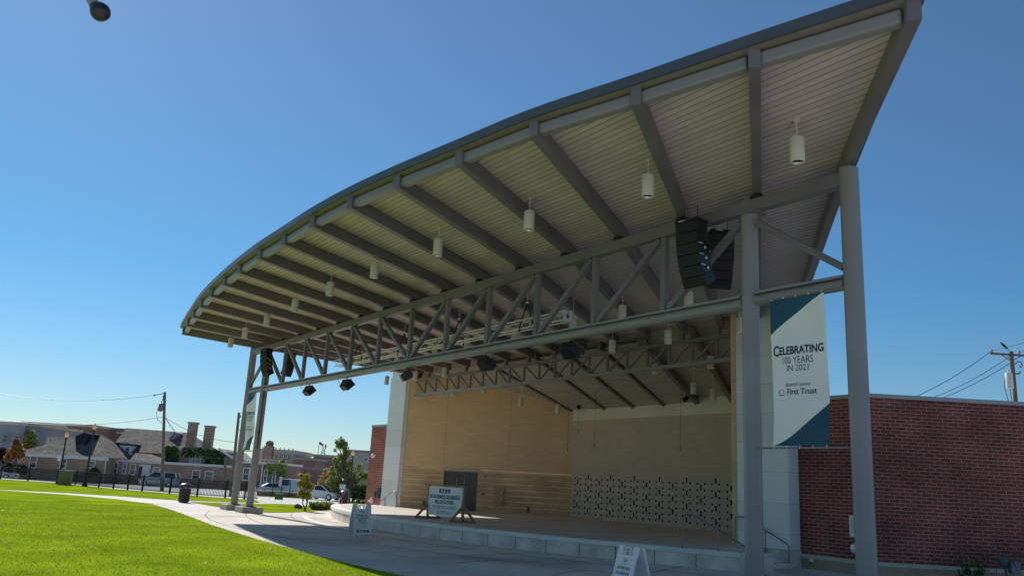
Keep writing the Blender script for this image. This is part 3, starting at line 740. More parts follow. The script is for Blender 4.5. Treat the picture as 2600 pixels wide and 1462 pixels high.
row1 = [(17.08,-1.66),(13.9,-2.23),(10.27,-2.58),(6.59,-2.93),(2.93,-3.02),(-.56,-2.96),(-4.23,-2.78),(-8.13,-2.48),(-12.03,-2.12),(-15.35,-1.74)]
ORD = ['first','second','third','fourth','fifth','sixth','seventh','eighth','ninth','tenth','eleventh']
pend = []
for i, (x, y) in enumerate(row1):
    lab = 'white cylinder pendant, %s from the right in the front row under the eave' % ORD[i]
    pend.append((pa, V(x, y, zdeck(y)-.003), lab, 'pendant lights in the front row'))
row2 = [9.44, 6.65, 4.22, .86, -2.45, -5.0, -8.4]
for i, x in enumerate(row2):
    pend.append((pb, V(x, 3.92, zdeck(3.92)-.003), 'white cylinder pendant, %s from the right in the row just behind the front truss' % ORD[i], 'pendant lights behind the front truss'))
row3 = [(8.78,7.02),(5.61,7.1),(2.64,7.21),(-9.71,7.29),(-12.42,7.15),(-15.67,7.15)]
for i, (x, y) in enumerate(row3):
    pend.append((pb, V(x, y, zdeck(y)-.003), 'white cylinder pendant, %s from the right in the row before the stage truss' % ORD[i], 'pendant lights before the stage truss'))
for i, (px, py) in enumerate(((1805,919),(1662.7,935),(1229,985),(1151,994))):
    q = on_plane(px, py, (0, .237, 1), 7.69+.237*YR+BH-.86)
    pend.append((pb, V(q.x, q.y, zr(q.y)+BH-.003), 'white cylinder pendant partly hidden by the stage truss, %s from the right' % ORD[i], 'pendant lights behind the stage truss'))
for i, (px, py) in enumerate(((1811,1001),(1761,985),(1416.5,1038),(1322,1021))):
    q = on_plane(px, py, (0, .237, 1), 7.69+.237*YR+BH-.86)
    pend.append((pb, V(q.x, q.y, zr(q.y)+BH-.003), 'white cylinder pendant deep over the stage, %s from the right near the back wall' % ORD[i], 'pendant lights deep over the stage'))
used = set()
for src, loc, lab, grp in pend:
    if src.name not in used:
        used.add(src.name); src.location = loc; src['label'] = lab; src['group'] = grp
    else: dup(src, loc, lab, group=grp)
# ------------------------------------------------------------------ line arrays
def make_array(label, pos, rz, n=6):
    o = thing('line_array_speaker', label, 'loudspeaker', pos, None, rz); o['_local'] = 1
    mb = MB(); mb.box((0, .2, .03), (.70, .46, .06)); mb.tube((-.2, .2, .05), (-.2, .2, .45), .012, 6); mb.tube((.2, .2, .05), (.2, .2, .45), .012, 6)
    mb.build('flying_frame', M['black'], o)
    mb = MB(); mb.box((-.12, -.035, .03), (.18, .006, .025)); mb.build('frame_label', M['offwhite'], o)
    yy, zz = 0.0, 0.0
    angs = [2, 4, 8, 14, 22, 30]
    for k in range(n):
        a = math.radians(angs[k]); hgt, dep, w = .285, .42, .68
        dn = V(0, math.sin(a), -math.cos(a)); fwd = V(0, -math.cos(a), -math.sin(a))
        p0 = V(0, yy, zz); p1 = p0+dn*hgt
        bk = -fwd
        def ring(x, g=.006):
            return [V(x, 0, 0)+p0+dn*g, V(x, 0, 0)+p1-dn*g, V(x, 0, 0)+p1-dn*(.02)+bk*dep, V(x, 0, 0)+p0+dn*(.02)+bk*dep]
        mb = MB(); mb.hexa(ring(-w/2), ring(w/2)); cab = mb.build('cabinet', M['spk_side'], o, bevel=.01)
        mb = MB(); f0 = [V(x, 0, 0)+p0+dn*g+fwd*.012 for x, g in ((-w/2+.01, .012), (w/2-.01, .012))]; f1 = [V(x, 0, 0)+p1-dn*.012+fwd*.012 for x in (w/2-.01, -w/2+.01)]
        b0 = [q_-fwd*.013 for q_ in f0]; b1 = [q_-fwd*.013 for q_ in f1]
        mb.hexa([*b0, *b1], [*f0, *f1]); mb.build('grille', M['grille'], cab)
        mb = MB()
        for sx in (-w/2-.008, w/2+.008):
            mb.box(V(sx, 0, 0)+p0+dn*.03+bk*.1, (.012, .16, .02)); mb.box(V(sx, 0, 0)+(p0+p1)/2+bk*.26, (.014, .05, .07))
        mb.build('rigging_plate', M['alu'] if k in (2, 3, 4) else M['black'], cab)
        yy, zz = p1.y, p1.z
    return o
def arr_at(px, py, y): return on_y(px, py, y)
a1 = arr_at(1742, 563, -.62); make_array('curved black line array hung in front of the right end of the truss', a1, math.radians(4)).scale = (.88,)*3
a2 = arr_at(1836, 588, .75); make_array('second black line array behind the right inner column, turned outward', a2, math.radians(58)).scale = (.80,)*3
a3 = arr_at(670, 886, -.62); make_array('curved black line array hung beside the left inner column', a3, math.radians(14)).scale = (.78,)*3
a4 = arr_at(742, 897, .9); make_array('black line array behind the left end of the truss, turned inward', a4, math.radians(100)).scale = (.7,)*3
# ------------------------------------------------------------------ monitors under the bottom chord
def make_monitor(pos, rz, tilt, label, grp):
    o = thing('stage_speaker', label, 'loudspeaker', pos, grp, rz); o['_local'] = 1
    R = Matrix.Rotation(tilt, 3, 'X'); c = V(0, 0, -.30)
    def q(x, y, z): return c+R @ V(x, y, z)
    mb = MB(); mb.hexa([q(-.29,-.17,-.16), q(.29,-.17,-.16), q(.2,.19,-.12), q(-.2,.19,-.12)], [q(-.29,-.17,.16), q(.29,-.17,.16), q(.2,.19,.12), q(-.2,.19,.12)])
    cab = mb.build('cabinet', M['spk_side'], o, bevel=.015)
    mb = MB(); mb.hexa([q(-.27,-.18,-.145), q(.27,-.18,-.145), q(.27,-.168,-.145), q(-.27,-.168,-.145)], [q(-.27,-.18,.145), q(.27,-.18,.145), q(.27,-.168,.145), q(-.27,-.168,.145)]); mb.build('grille', M['grille'], cab)
    mb = MB(); mb.path([(-.305, 0, -.30), (-.305, 0, -.07), (.305, 0, -.07), (.305, 0, -.30)], .012, 6); mb.tube((0, 0, -.07), (0, 0, .0), .02, 8); mb.build('yoke', M['black'], o)
    mb = MB(); mb.path([q(.1, .19, .05), V(.2, .3, -.1), V(.22, .2, .05)], .008, 6); mb.build('cable', M['black'], o)
    return o
for i, ((px, py), rz, tl) in enumerate((((1448, 873), .1, 2.6), ((1234, 911), .1, 2.6), ((1032, 943), 2.75, -.6), ((881, 967), 3.3, -.9), ((785, 982), 3.3, -.9))):
    q = on_y(px, py, 0.0); make_monitor(V(q.x, 0, 5.76), rz, tl, 'black speaker hung under the front truss, %s from the right' % ORD[i], 'speakers hung under the front truss')
# ------------------------------------------------------------------ aluminium lighting truss
lt = thing('lighting_truss', 'long bare aluminium box truss hung behind the front truss', 'lighting truss', (-3, 2.45, 7.2))
X0, X1, yc, zc_, hw = -11.8, 5.7, 2.45, 7.22, .145
mb = MB()
for dy in (-hw, hw):
    for dz in (-hw, hw): mb.tube((X0, yc+dy, zc_+dz), (X1, yc+dy, zc_+dz), .026, 8)
mb.build('main_tube', M['alu'], lt)
mb = MB(); nseg = 52; st_ = (X1-X0)/nseg
for k in range(nseg):
    xa, xb = X0+k*st_, X0+(k+1)*st_; s_ = 1 if k % 2 else -1
    for dy in (-hw, hw): mb.tube((xa, yc+dy, zc_-hw*s_), (xb, yc+dy, zc_+hw*s_), .011, 5)
    for dz in (-hw, hw): mb.tube((xa, yc-hw*s_, zc_+dz), (xb, yc+hw*s_, zc_+dz), .011, 5)
mb.build('lattice', M['alu'], lt)
mb = MB(); mb.box((X1+.02, yc, zc_), (.02, .36, .36)); ep = mb.build('end_plate', M['offwhite'], lt)
mb = MB(); mb.hexa([V(X1+.031, yc, zc_-.1), V(X1+.031, yc+.07, zc_), V(X1+.031, yc, zc_+.1), V(X1+.031, yc-.07, zc_)], [V(X1+.034, yc, zc_-.1), V(X1+.034, yc+.07, zc_), V(X1+.034, yc, zc_+.1), V(X1+.034, yc-.07, zc_)]); mb.build('diamond_mark', M['doorpaint'], ep)
for i, (px, py) in enumerate(((1337, 815), (1163, 855), (1024, 885), (907, 915))):
    q = on_y(px, py, 2.45)
    o = thing('truss_hoist', 'black strap sling holding the lighting truss, %s from the right' % ORD[i], 'hoist strap', V(q.x, 2.45, zc_+.2), 'slings holding the lighting truss')
    mb = MB(); mb.tube((q.x, yc, 7.95), (q.x, yc, zdeck(yc)-.01), .014, 6); mb.blob((q.x, yc, 7.98), .05, 8); mb.build('chain', M['alu'], o)
    mb = MB()
    for s_ in (-1, 1):
        mb.bar((q.x, yc, 7.95), (q.x+s_*.16, yc+s_*.1, zc_+hw), .035, .035); mb.tube((q.x+s_*.16, yc+s_*.1, zc_+hw+.05), (q.x+s_*.16, yc+s_*.17, zc_-hw-.1), .03, 6)
    mb.build('sling', M['black'], o)
# ------------------------------------------------------------------ spotlights, dome, hanging microphones
def spotlight(pos, label, rz):
    o = thing('spotlight', label, 'spotlight', pos, 'spotlights over the stage', rz); o['_local'] = 1
    mb = MB(); mb.path([(-.13, 0, -.2), (-.13, 0, .0), (.13, 0, .0), (.13, 0, -.2)], .015, 6); mb.tube((0, 0, 0), (0, 0, .12), .02, 6); mb.build('yoke', M['black'], o)
    mb = MB(); mb.lathe([(.0, -.16), (.07, -.15), (.1, -.02), (.11, .14), (.13, .2), (.1, .2), (.08, .12), (0, .1)], (0, 0, -.2), 14, axis=V(0, -.8, -.6)); mb.build('lamp_body', M['black'], o, smooth=True)
    return o
spotlight(on_y(1066, 948, 8.3)+V(0, 0, .1), 'small black spotlight above the left end of the stage truss', .3)
spotlight(on_y(1474, 1026, 15.0)+V(0, 0, .15), 'small black spotlight at the back left corner of the stage', .2)
spotlight(on_y(1745, 1006, 14.6)+V(0, 0, .15), 'small black spotlight under the right upstage beam', -.2)
q = on_plane(993, 938, (0, .06, 1), 8.2026+BH-.25)
t = thing('dome_fixture', 'pale dome fixture under the roof near the left white wall end', 'dome fixture', q)
mb = MB(); mb.lathe([(0, -.16), (.1, -.12), (.15, -.02), (.15, .05), (.05, .1), (.04, .25)], q, 16); mb.build('dome', M['lampwhite'], t, smooth=True)
for i, (px0, py0, px1, py1, y, lab) in enumerate(((1058, 1004, 1052, 1103, 9.6, 'thin hanging microphone cable near the left tan wall end'), (1442, 1075, 1441, 1140, 14.9, 'thin hanging microphone cable just left of the back corner'),
        (1471, 1040, 1468, 1092, 13.4, 'short hanging microphone cable just right of the back corner'), (1512, 1043, 1509, 1127, 13.2, 'hanging microphone cable over the left part of the back wall'), (1728, 1023, 1727, 1137, 13.0, 'hanging microphone cable over the right part of the back wall'))):
    b = on_y(px1, py1, y); o = thing('hanging_microphone', lab, 'microphone', b)
    mb = MB(); mb.tube(b, (b.x, b.y, zr(max(y, YR))+.2), .007, 5); mb.build('cable', M['black'], o)
    mb = MB(); mb.lathe([(0, -.1), (.02, -.09), (.022, .02), (0, .05)], b, 8); mb.build('capsule', M['black'], o)
# ------------------------------------------------------------------ banners
def banner(name, label, xc_, rip):
    o = thing(name, label, 'banner', (xc_, 0, 2.9))
    W2, z0, z1 = .61, 2.93, 5.80
    def warp(p): 
        a = (p.x-xc_)/W2; b = (p.z-z0)/(z1-z0)
        env = math.sin(PI*min(1, max(0, b)))**.7
        return V(p.x+rip*.25*env*math.sin(2.2*b*PI+.4)+.03*env*(a*a), p.y-rip*(math.sin(a*2.6+b*5.0)+.4*math.sin(b*11+a*2))*env-.004, p.z)
    def c1(s): return 1-.245*(1-s)**1.15
    def c2(s): return .27*s**1.35
    mb = MB(); nc, nr = 22, 18
    for c in range(nc):
        s0, s1 = c/nc, (c+1)/nc
        for lo, hi, m in ((lambda s: 0, c2, 1), (c2, c1, 0), (c1, lambda s: 1, 1)):
            k_ = nr if m == 0 else 6
            for r in range(k_):
                pts = []
                for s, t_ in ((s0, r/k_), (s1, r/k_), (s1, (r+1)/k_), (s0, (r+1)/k_)):
                    b = lo(s)+(hi(s)-lo(s))*t_; pts.append(warp(V(xc_-W2+2*W2*s, -.10, z0+(z1-z0)*b)))
                if (pts[2]-pts[0]).length > 1e-5: mb.poly(pts, m)
    cloth = mb.build('banner_cloth', [M['vinyl'], M['teal']], o, smooth=True)
    for zz, r_ in ((5.86, .03), (2.89, .02)):
        mb = MB(); mb.tube((xc_-1.0, -.10, zz), (xc_+1.0, -.10, zz), r_, 10); mb.build('mounting_bar', M['steel_lt'], o)
    for zz in (5.83, 2.91):
        for k in range(5):
            mb = MB(); mb.tube((xc_-W2+.04+k*(2*W2-.08)/4, -.118, zz-.03), (xc_-W2+.04+k*(2*W2-.08)/4, -.118, zz+.03), .009, 6); mb.build('tie', M['white'], o)
    H = z1-z0
    wp = lambda w: warp(w)+V(0, -.006, 0)
    T = lambda s, size, dx, fr, m, wd, bold=0: lettering(s, size, plane_matrix((xc_+dx, -.10, z0+H*fr), (1, 0, 0), (0, 0, 1)), m, cloth, warp=wp, width=wd, bold=bold)
    M.setdefault('navy', mat('banner_navy_print', (.010, .035, .075), .55)); M.setdefault('bgrey', mat('banner_grey_print', (.09, .11, .14), .55))
    T('C', .29, -.48, .634, M['navy'], .15, .006)
    T('ELEBRATING', .215, .075, .632, M['navy'], .94, .006)
    T('100 YEARS', .20, .0, .565, M['bgrey'], .66)
    T('IN 2021', .17, .0, .512, M['bgrey'], .46)
    T('Bandshell sponsor', .10, .0, .402, M['bgrey'], .54)
    T('First Trust', .155, .07, .353, M['navy'], .62, .002)
    mb = MB(); bx0, bz = xc_-.38, z0+H*.353
    for a, b, c_, d_ in ((-.06, -.055, .012, .12), (.05, -.055, .006, .09), (-.0, -.06, .12, .012)):
        pass
    for (x_, z_, w_, h_, m) in ((-.055, 0, .014, .11, 0), (0, -.05, .12, .014, 0), (.0, .05, .06, .010, 1), (.052, .0, .010, .08, 1)):
        P_ = [wp(V(bx0+x_+sx*w_/2, -.10, bz+z_+sz*h_/2)) for sx, sz in ((-1, -1), (1, -1), (1, 1), (-1, 1))]; mb.poly(P_, m)
    mb.build('logo', [M['navy'], M['orange']], cloth)
    return o
banner('banner', 'tall white and teal CELEBRATING 100 YEARS banner between the right columns', 15.87, .028)
banner('banner', 'same white and teal banner seen edge-on and curled between the left columns', -15.95, .085)
# ------------------------------------------------------------------ no-skating signs
def icon(mb, c, r, x, y, n, kind):
    """dark disc with a pale pictogram: x right, y up, n out of the face"""
    mb.poly([c+n*.002+x*(r*math.cos(2*PI*k/22))+y*(r*math.sin(2*PI*k/22)) for k in range(22)], 0)
    def ln(a, b, w):
        a = c+n*.004+x*(a[0]*r)+y*(a[1]*r); b = c+n*.004+x*(b[0]*r)+y*(b[1]*r); d_ = (b-a).normalized(); s_ = n.cross(d_)*(w*r/2); mb.poly([a-s_, b-s_, b+s_, a+s_], 1)
    def rg(a, q_):
        cc = c+n*.004+x*(a[0]*r)+y*(a[1]*r); mb.poly([cc+x*(q_*r*math.cos(2*PI*k/10))+y*(q_*r*math.sin(2*PI*k/10)) for k in range(10)], 1)
    if kind == 0: ln((-.7, .1), (.7, -.1), .2); rg((-.4, -.12), .13); rg((.4, -.26), .13)
    if kind == 1: ln((-.2, .6), (-.15, -.2), .42); ln((-.3, -.15), (.5, -.25), .3); rg((-.25, -.5), .13); rg((.1, -.52), .13); rg((.42, -.5), .13)
    if kind == 2: rg((-.42, -.2), .24); rg((.42, -.2), .24); ln((-.42, -.2), (-.1, .25), .1); ln((-.1, .25), (.35, .2), .1); ln((.42, -.2), (.3, .4), .1); ln((-.1, .25), (.0, -.2), .1)
    if kind == 3: ln((-.4, -.45), (.35, -.45), .14); ln((.35, -.45), (.1, .55), .13); ln((-.1, .55), (.3, .5), .12); rg((-.42, -.52), .14); rg((.4, -.52), .14)
def a_frame(label, pos, rz):
    o = thing('a_frame_sign', label, 'sandwich board', pos, None, rz); o['_local'] = 1
    def panel(s_):
        mb = MB(); w, th = .31, .035
        base, top_ = V(0, s_*.30, .0), V(0, s_*.03, 1.0)
        up_ = (top_-base).normalized(); n = V(0, s_*up_.z, -s_*up_.y*1)
        n = V(1, 0, 0).cross(up_)*(1 if s_ < 0 else -1)
        def q(x, h, k): return base+V(x, 0, 0)+up_*h+n*k
        L_ = (top_-base).length
        def bar_(xa, xb, ha, hb, k0=0, k1=th):
            mb.hexa([q(xa, ha, k0), q(xb, ha, k0), q(xb, ha, k1), q(xa, ha, k1)], [q(xa, hb, k0), q(xb, hb, k0), q(xb, hb, k1), q(xa, hb, k1)])
        bar_(-w, w, .06, .88, .006, th-.008)
        bar_(-w, -w+.045, .0, L_+.02); bar_(w-.045, w, .0, L_+.02); bar_(-w+.045, w-.045, .84, .90); bar_(-w+.045, w-.045, .06, .10)
        bar_(-w+.045, -w+.14, .90, L_+.02); bar_(w-.14, w-.045, .90, L_+.02); bar_(-.1, -.075, .90, L_); bar_(.075, .1, .90, L_); bar_(-.1, .1, L_-.02, L_)
        ob = mb.build('panel', M['signplastic'], o, bevel=.006)
        return ob, q, n, up_, th
    back_, *_ = panel(1)
    front, q, n, up_, th = panel(-1)
    k = th-.006
    Pm = lambda h, dx=0: plane_matrix(q(dx, h, k+.001), (1, 0, 0), up_)
    mb = MB(); mb.poly([q(-.24, .11, th-.0072), q(.24, .11, th-.0072), q(.24, .845, th-.0072), q(-.24, .845, th-.0072)]); mb.build('poster', M['white'], front)
    for s_, h, wd, sz, m in (('NO', .755, .055, .05, 'ink_grey'), ('SKATEBOARDS,', .68, .42, .07, 'ink'), ('ROLLERBLADES,', .595, .42, .07, 'ink'), ('BIKES, OR', .51, .27, .07, 'ink'), ('SCOOTERS', .43, .29, .07, 'ink'),
                             ('ALLOWED ON', .345, .36, .055, 'ink_grey'), ('THE STAGE', .28, .27, .055, 'ink_grey')):
        lettering(s_, sz, Pm(h), M[m], front, width=wd, bold=.0012 if m == 'ink' else 0)
    mb = MB()
    for i in range(4): icon(mb, q(-.18+.12*i, .165, k), .052, V(1, 0, 0), up_, n, i)
    mb.build('pictograms', [M['ink'], M['white']], front)
    mb = MB()
    for i, w_ in enumerate((.1, .16, .12)): mb.poly([q(-w_/2, .825-.02*i, k), q(w_/2, .825-.02*i, k), q(w_/2, .838-.02*i, k), q(-w_/2, .838-.02*i, k)])
    mb.build('crest', M['ink_grey'], front)
    return o
a_frame('white folding no-skating board on the plaza by the curved stage front', on_z(912, 1359, 0.004), math.radians(84))
a_frame('white folding no-skating board nearest the camera, cut by the bottom edge', V(14.85, -3.42, 0.004), math.radians(-13))
# timber stand with the vinyl no-skating banner, on the stage
bc_ = on_z(1128, 1321, FL); bl = 2.56
st2 = thing('banner_stand', 'lumber stand on the stage carrying a white no-skateboards vinyl sheet', 'sign stand', bc_)
for s_ in (-1, 1):
    x = bc_.x+s_*bl/2; y = bc_.y
    mb = MB(); mb.box((x, y, FL+.655), (.09, .09, 1.25)); mb.build('post', M['wood'], st2, bevel=.004)
    mb = MB(); mb.box((x, y, FL+.045), (.09, 1.15, .09)); mb.build('foot', M['wood'], st2, bevel=.004)
    for k in (-1, 1):
        mb = MB(); mb.bar((x, y+k*.5, FL+.08), (x, y+k*.05, FL+.55), .085, .06, up=V(1, 0, 0)); mb.build('brace', M['wood'], st2, bevel=.004)
mb = MB(); mb.box((bc_.x-.08, bc_.y, FL+1.30), (bl+.38, .12, .04)); mb.build('top_rail', M['wood'], st2)
def warp2(p):
    a = (p.x-bc_.x)/(bl/2); b = (p.z-FL-.1)/1.2
    return V(p.x, p.y-.02*math.sin(3*a+2*b)-.012*math.sin(9*a-4*b), p.z-.03*(1-a*a)*(1-b))
mb = MB(); nc, nr = 16, 8
yb0 = bc_.y-.055
for c in range(nc):
    for r in range(nr):
        xa, xb = [bc_.x-bl/2+.06+(bl-.12)*k/nc for k in (c, c+1)]; za, zb_ = [FL+.18+1.08*k/nr for k in (r, r+1)]
        P_ = [(xa, za), (xb, za), (xb, zb_), (xa, zb_)]
        P_ = [(min(x, bc_.x+bl/2-.06-max(0, .42-(z-FL-.18))*.8) if x > bc_.x else x, z) for x, z in P_]
        mb.poly([warp2(V(x, yb0, z)) for x, z in P_])
sheet = mb.build('vinyl_sheet', M['signplastic'], st2, smooth=True)
for s_, z, wd, sz, m in (('NO SKATEBOARDS, ROLLERBLADES,', .88, 2.18, .19, 'ink'), ('BIKES, OR SCOOTERS', .69, 1.42, .19, 'ink'), ('ALLOWED ON OR IN FRONT', .50, 1.75, .17, 'ink_grey'), ('OF THE STAGE', .32, .95, .16, 'ink_grey')):
    lettering(s_, sz, plane_matrix((bc_.x-.02, yb0, FL+z), (1, 0, 0), (0, 0, 1)), M[m], sheet, width=wd, warp=lambda w: warp2(w)+V(0, -.006, 0), bold=.004 if m == 'ink' else 0)
mb = MB()
for i in range(4): icon(mb, warp2(V(bc_.x-.31+.21*i, yb0, FL+1.10))+V(0, -.006, 0), .09, V(1, 0, 0), V(0, 0, 1), V(0, -1, 0), i)
mb.build('pictograms', [M['ink'], M['white']], sheet)
# ------------------------------------------------------------------ ground
def ground_sheet(name, pts, h, m, cut=True, step=0):
    bm = bmesh.new()
    vs = [bm.verts.new((q_[0], q_[1], 0)) for q_ in pts]; bm.faces.new(vs)
    bmesh.ops.triangulate(bm, faces=bm.faces[:])
    bmesh.ops.subdivide_edges(bm, edges=[e for e in bm.edges if e.calc_length() > 3], cuts=8, use_grid_fill=True)
    bmesh.ops.triangulate(bm, faces=bm.faces[:])
    for v in bm.verts: v.co.z = terr(v.co.x, v.co.y)+h
    for f in bm.faces:
        if f.normal.z < 0: f.normal_flip()
    bm.normal_update()
    for f in bm.faces:
        if f.normal.z < 0: f.normal_flip()
    me = bpy.data.meshes.new(name); bm.to_mesh(me); bm.free(); me.materials.append(m)
    o = bpy.data.objects.new(name, me); COL.objects.link(o); return struct(o)
M['lot'] = mat('street_pavement', (.58, .56, .53), .9, 0, .08, .15, .1, 10, detail=9)
M['lawn'] = mat('lawn_turf', (.20, .30, .012), .95, 0, .2, .5, .4, 60, detail=10, col2=(.27, .36, .016), spec=0)
M['soil'] = mat('soil', (.11, .075, .05), .95, 0, .3, 3)
us = [-900, -300, -150, -110, -90]+list(range(-80, 2, 2))+[10, 25, 60, 150, 400]
vs_ = [-120, -40, 0, 20, 36]+[40+k*1.5 for k in range(44)]+[112, 130, 170, 300, 800, 2500]
g = MB()
pt = lambda u, v: (lambda q_: V(q_.x, q_.y, terr(q_.x, q_.y)-.03))(uv_world(u, v))
grid = [[pt(u, v) for u in us] for v in vs_]
for i in range(len(vs_)-1):
    for j in range(len(us)-1): g.poly([grid[i][j], grid[i][j+1], grid[i+1][j+1], grid[i+1][j]])
struct(g.build('ground', M['lot']))
def gp(px, py): q_ = on_t(px, py); return (q_.x, q_.y)
edge_l = [(-33.38,-8.82),(-30.34,-5.95),(-25.77,-3.96),(-20.65,-3.04),(-14.3,-3.56),(-9.2,-4.1),(-4.57,-4.64),(.17,-5.0),(3.04,-5.14),(4.69,-5.2),(7.22,-5.25),(8.8,-5.2),(9.89,-5.1)]
lawn_pts = edge_l + [(12.5,-5.3),(15.5,-6.5),(18,-8.6),(19.2,-11.5),(19,-16),(16,-26),(8,-40),(-60,-60),(-85,-40),(-60,-30),(-48,-22),(-40,-15.5)]
concrete = [(-36.0,-9.0),(-34.3,-5.2),(-31.6,-1.6),(-28.9,-.3),(-27.3,.6),(-27.6,4.6),(-27.2,7.4),(-21,8.2),(-18,10.5),(-9,17),(2,17),(9,9.5),(12,8.9),(34,38),(60,20),(45,-20),(30,-40),(10,-45)] + [(q_[0], q_[1]-.4) for q_ in lawn_pts[14:19:1]][::-1][0:0]
plaza = edge_l + [(12.5,-5.3),(15.5,-6.5),(18,-8.6),(19.2,-11.5),(19,-16),(16,-26),(30,-40),(60,-10),(44,30),(34,36),(12,8.9),(2,17.5),(-9,17.5),(-18,11),(-21.5,8.5),(-26.9,7.6),(-28.2,4.6),(-28.4,.8),(-30.2,-1.4),(-33.0,-4.9),(-36.0,-9.6),(-43,-17),(-50,-24),(-49,-25.4),(-42,-18.2)]
ground_sheet('plaza_paving', plaza, .004, M['conc'])
lawn = ground_sheet('lawn', lawn_pts, .03, M['lawn'])
mb = MB()
lp = [V(a, b, 0) for a, b in lawn_pts]
for k in range(len(lp)):
    a, b = lp[k], lp[(k+1) % len(lp)]; mb.poly([a+V(0, 0, 0), b+V(0, 0, 0), b+V(0, 0, .031), a+V(0, 0, .031)])
struct(mb.build('lawn_edge', M['soil']))
strip_l = [gp(*q_) for q_ in ((-40,1239.5),(0,1242.7),(90,1246.5),(176,1251.5),(250,1256),(309,1260),(380,1265),(455,1270.0),(520,1272),(600,1274.5),(657,1275.5),(652,1270),(600,1266.5),(500,1258.5),(400,1250),(287,1240.6),(143,1225.5),(0,1216),(-60,1212))]
ground_sheet('lawn', strip_l, .02, M['lawn'])
wedge = [gp(*q_) for q_ in ((482,1274),(560,1276.4),(645,1278.6),(700,1279),(743,1280.5),(790,1286),(835,1293.5),(800,1297.5),(740,1300.5),(690,1301),(661,1300),(610,1294),(569,1288.8),(520,1281))]
ground_sheet('lawn', wedge, .024, M['lawn'])
ground_sheet('lawn', [gp(*q_) for q_ in ((655,1254),(700,1256),(790,1262),(788,1266),(720,1262),(655,1259))], .010, M['lawn'])
ground_sheet('lawn', [gp(*q_) for q_ in ((884,1272),(925,1273),(940,1276),(940,1282),(900,1279),(880,1278))], .012, M['lawn'])
# paving joints and the pale band that follows the stage
mb = MB()
def arc_strip(r0, r1, xa, xb, z, m=0, n=60):
    for k in range(n):
        a, b = xa+(xb-xa)*k/n, xa+(xb-xa)*(k+1)/n
        mb.poly([arcp(a, r1)+V(0,0,z), arcp(b, r1)+V(0,0,z), arcp(b, r0)+V(0,0,z), arcp(a, r0)+V(0,0,z)], m)
for rr_ in (1.9, 3.9, 5.6): arc_strip(SRR+rr_, SRR+rr_+.035, -15.5, 19 if rr_ < 5 else 7, .0085)
for k in range(-5, 9):
    a = k*.085+.04
    for r0, r1 in ((.1, 1.9), (1.9, 3.9), (3.9, 5.6)):
        aa = a+(.04 if r0 > 3 else 0); dd = V(math.sin(aa), -math.cos(aa), 0)
        p0, p1 = V(SC.x, SC.y, .0085)+dd*(SRR+r0), V(SC.x, SC.y, .0085)+dd*(SRR+r1)
        if p1.y < -5.0 and p1.x < 11: p1 = p0.lerp(p1, .8)
        s_ = V(-dd.y, dd.x, 0)*.017; mb.poly([p0-s_, p1-s_, p1+s_, p0+s_])
for x in range(13, 46, 3): mb.poly([V(x, -30, .0085), V(x+.025, -30, .0085), V(x+.025, 8, .0085), V(x, 8, .0085)])
struct(mb.build('paving_joints', M['joint']))
mb = MB(); arc_strip(SRR+1.15, SRR+1.42, -13.2, 10.5, .009)
struct(mb.build('pale_paving_band', mat('pale_concrete_band', (.80, .77, .72), .8, 0, .06, .6)))
# grass blades on the near lawn
def inside(x, y, P):
    c = False; j = len(P)-1
    for i in range(len(P)):
        if (P[i][1] > y) != (P[j][1] > y) and x < (P[j][0]-P[i][0])*(y-P[i][1])/(P[j][1]-P[i][1])+P[i][0]: c = not c
        j = i
    return c
mb = MB(); mb.c = []
R_ = random.Random(3)
cnt = 0
while cnt < 62000:
    u = R_.uniform(-1, 1); v = R_.uniform(0, 1)**.75
    v = 10+v*30; p_ = uv_world(u*.70*v, v)
    if not inside(p_.x+R_.gauss(0, .05), p_.y+R_.gauss(0, .05), lawn_pts): 
        cnt += 0.25; continue
    cnt += 1
    a = R_.uniform(0, 6.28); h_ = R_.uniform(.018, .046); w_ = .010; ld = R_.uniform(-.03, .03), R_.uniform(-.03, .03)
    x, y = p_.x, p_.y
    mb.poly([V(x-w_*math.cos(a), y-w_*math.sin(a), .028), V(x+w_*math.cos(a), y+w_*math.sin(a), .028), V(x+ld[0], y+ld[1], .03+h_)])
    pt_ = .82+.3*(.5+.5*math.sin(x*.55+math.sin(y*.8)*1.3))*(.5+.5*math.sin(y*.9+x*.23)); t_ = R_.random(); dry = R_.random() < .07+.12*(math.sin(x*.21+2)*math.sin(y*.33+x*.1) > .55)
    mb.c.append((.24, .22, .07) if dry else ((.215+.09*t_)*pt_, (.345+.09*t_)*pt_, .016+.012*t_))
go = mb.build('lawn_grass', M['grassblade']); tag(go, 'short bright green grass blades of the near lawn', 'grass', kind='stuff')
mb = MB(); mb.c = []
for k in range(90):
    u, v = R_.uniform(-.62, .1), R_.uniform(11, 45); p_ = uv_world(u*v, v)
    if not inside(p_.x, p_.y, lawn_pts): continue
    a = R_.uniform(0, 6.28); s_ = R_.uniform(.03, .06)
    mb.poly([V(p_.x+s_*math.cos(a+q_), p_.y+s_*math.sin(a+q_), .075+.02*R_.random()) for q_ in (0, 1.6, 3.1, 4.7)]); mb.c.append(R_.choice([(.45, .38, .25), (.3, .17, .06), (.5, .46, .4)]))
tag(mb.build('fallen_leaves', M['leaf']), 'scattered dry leaves lying on the lawn', 'leaves', kind='stuff')

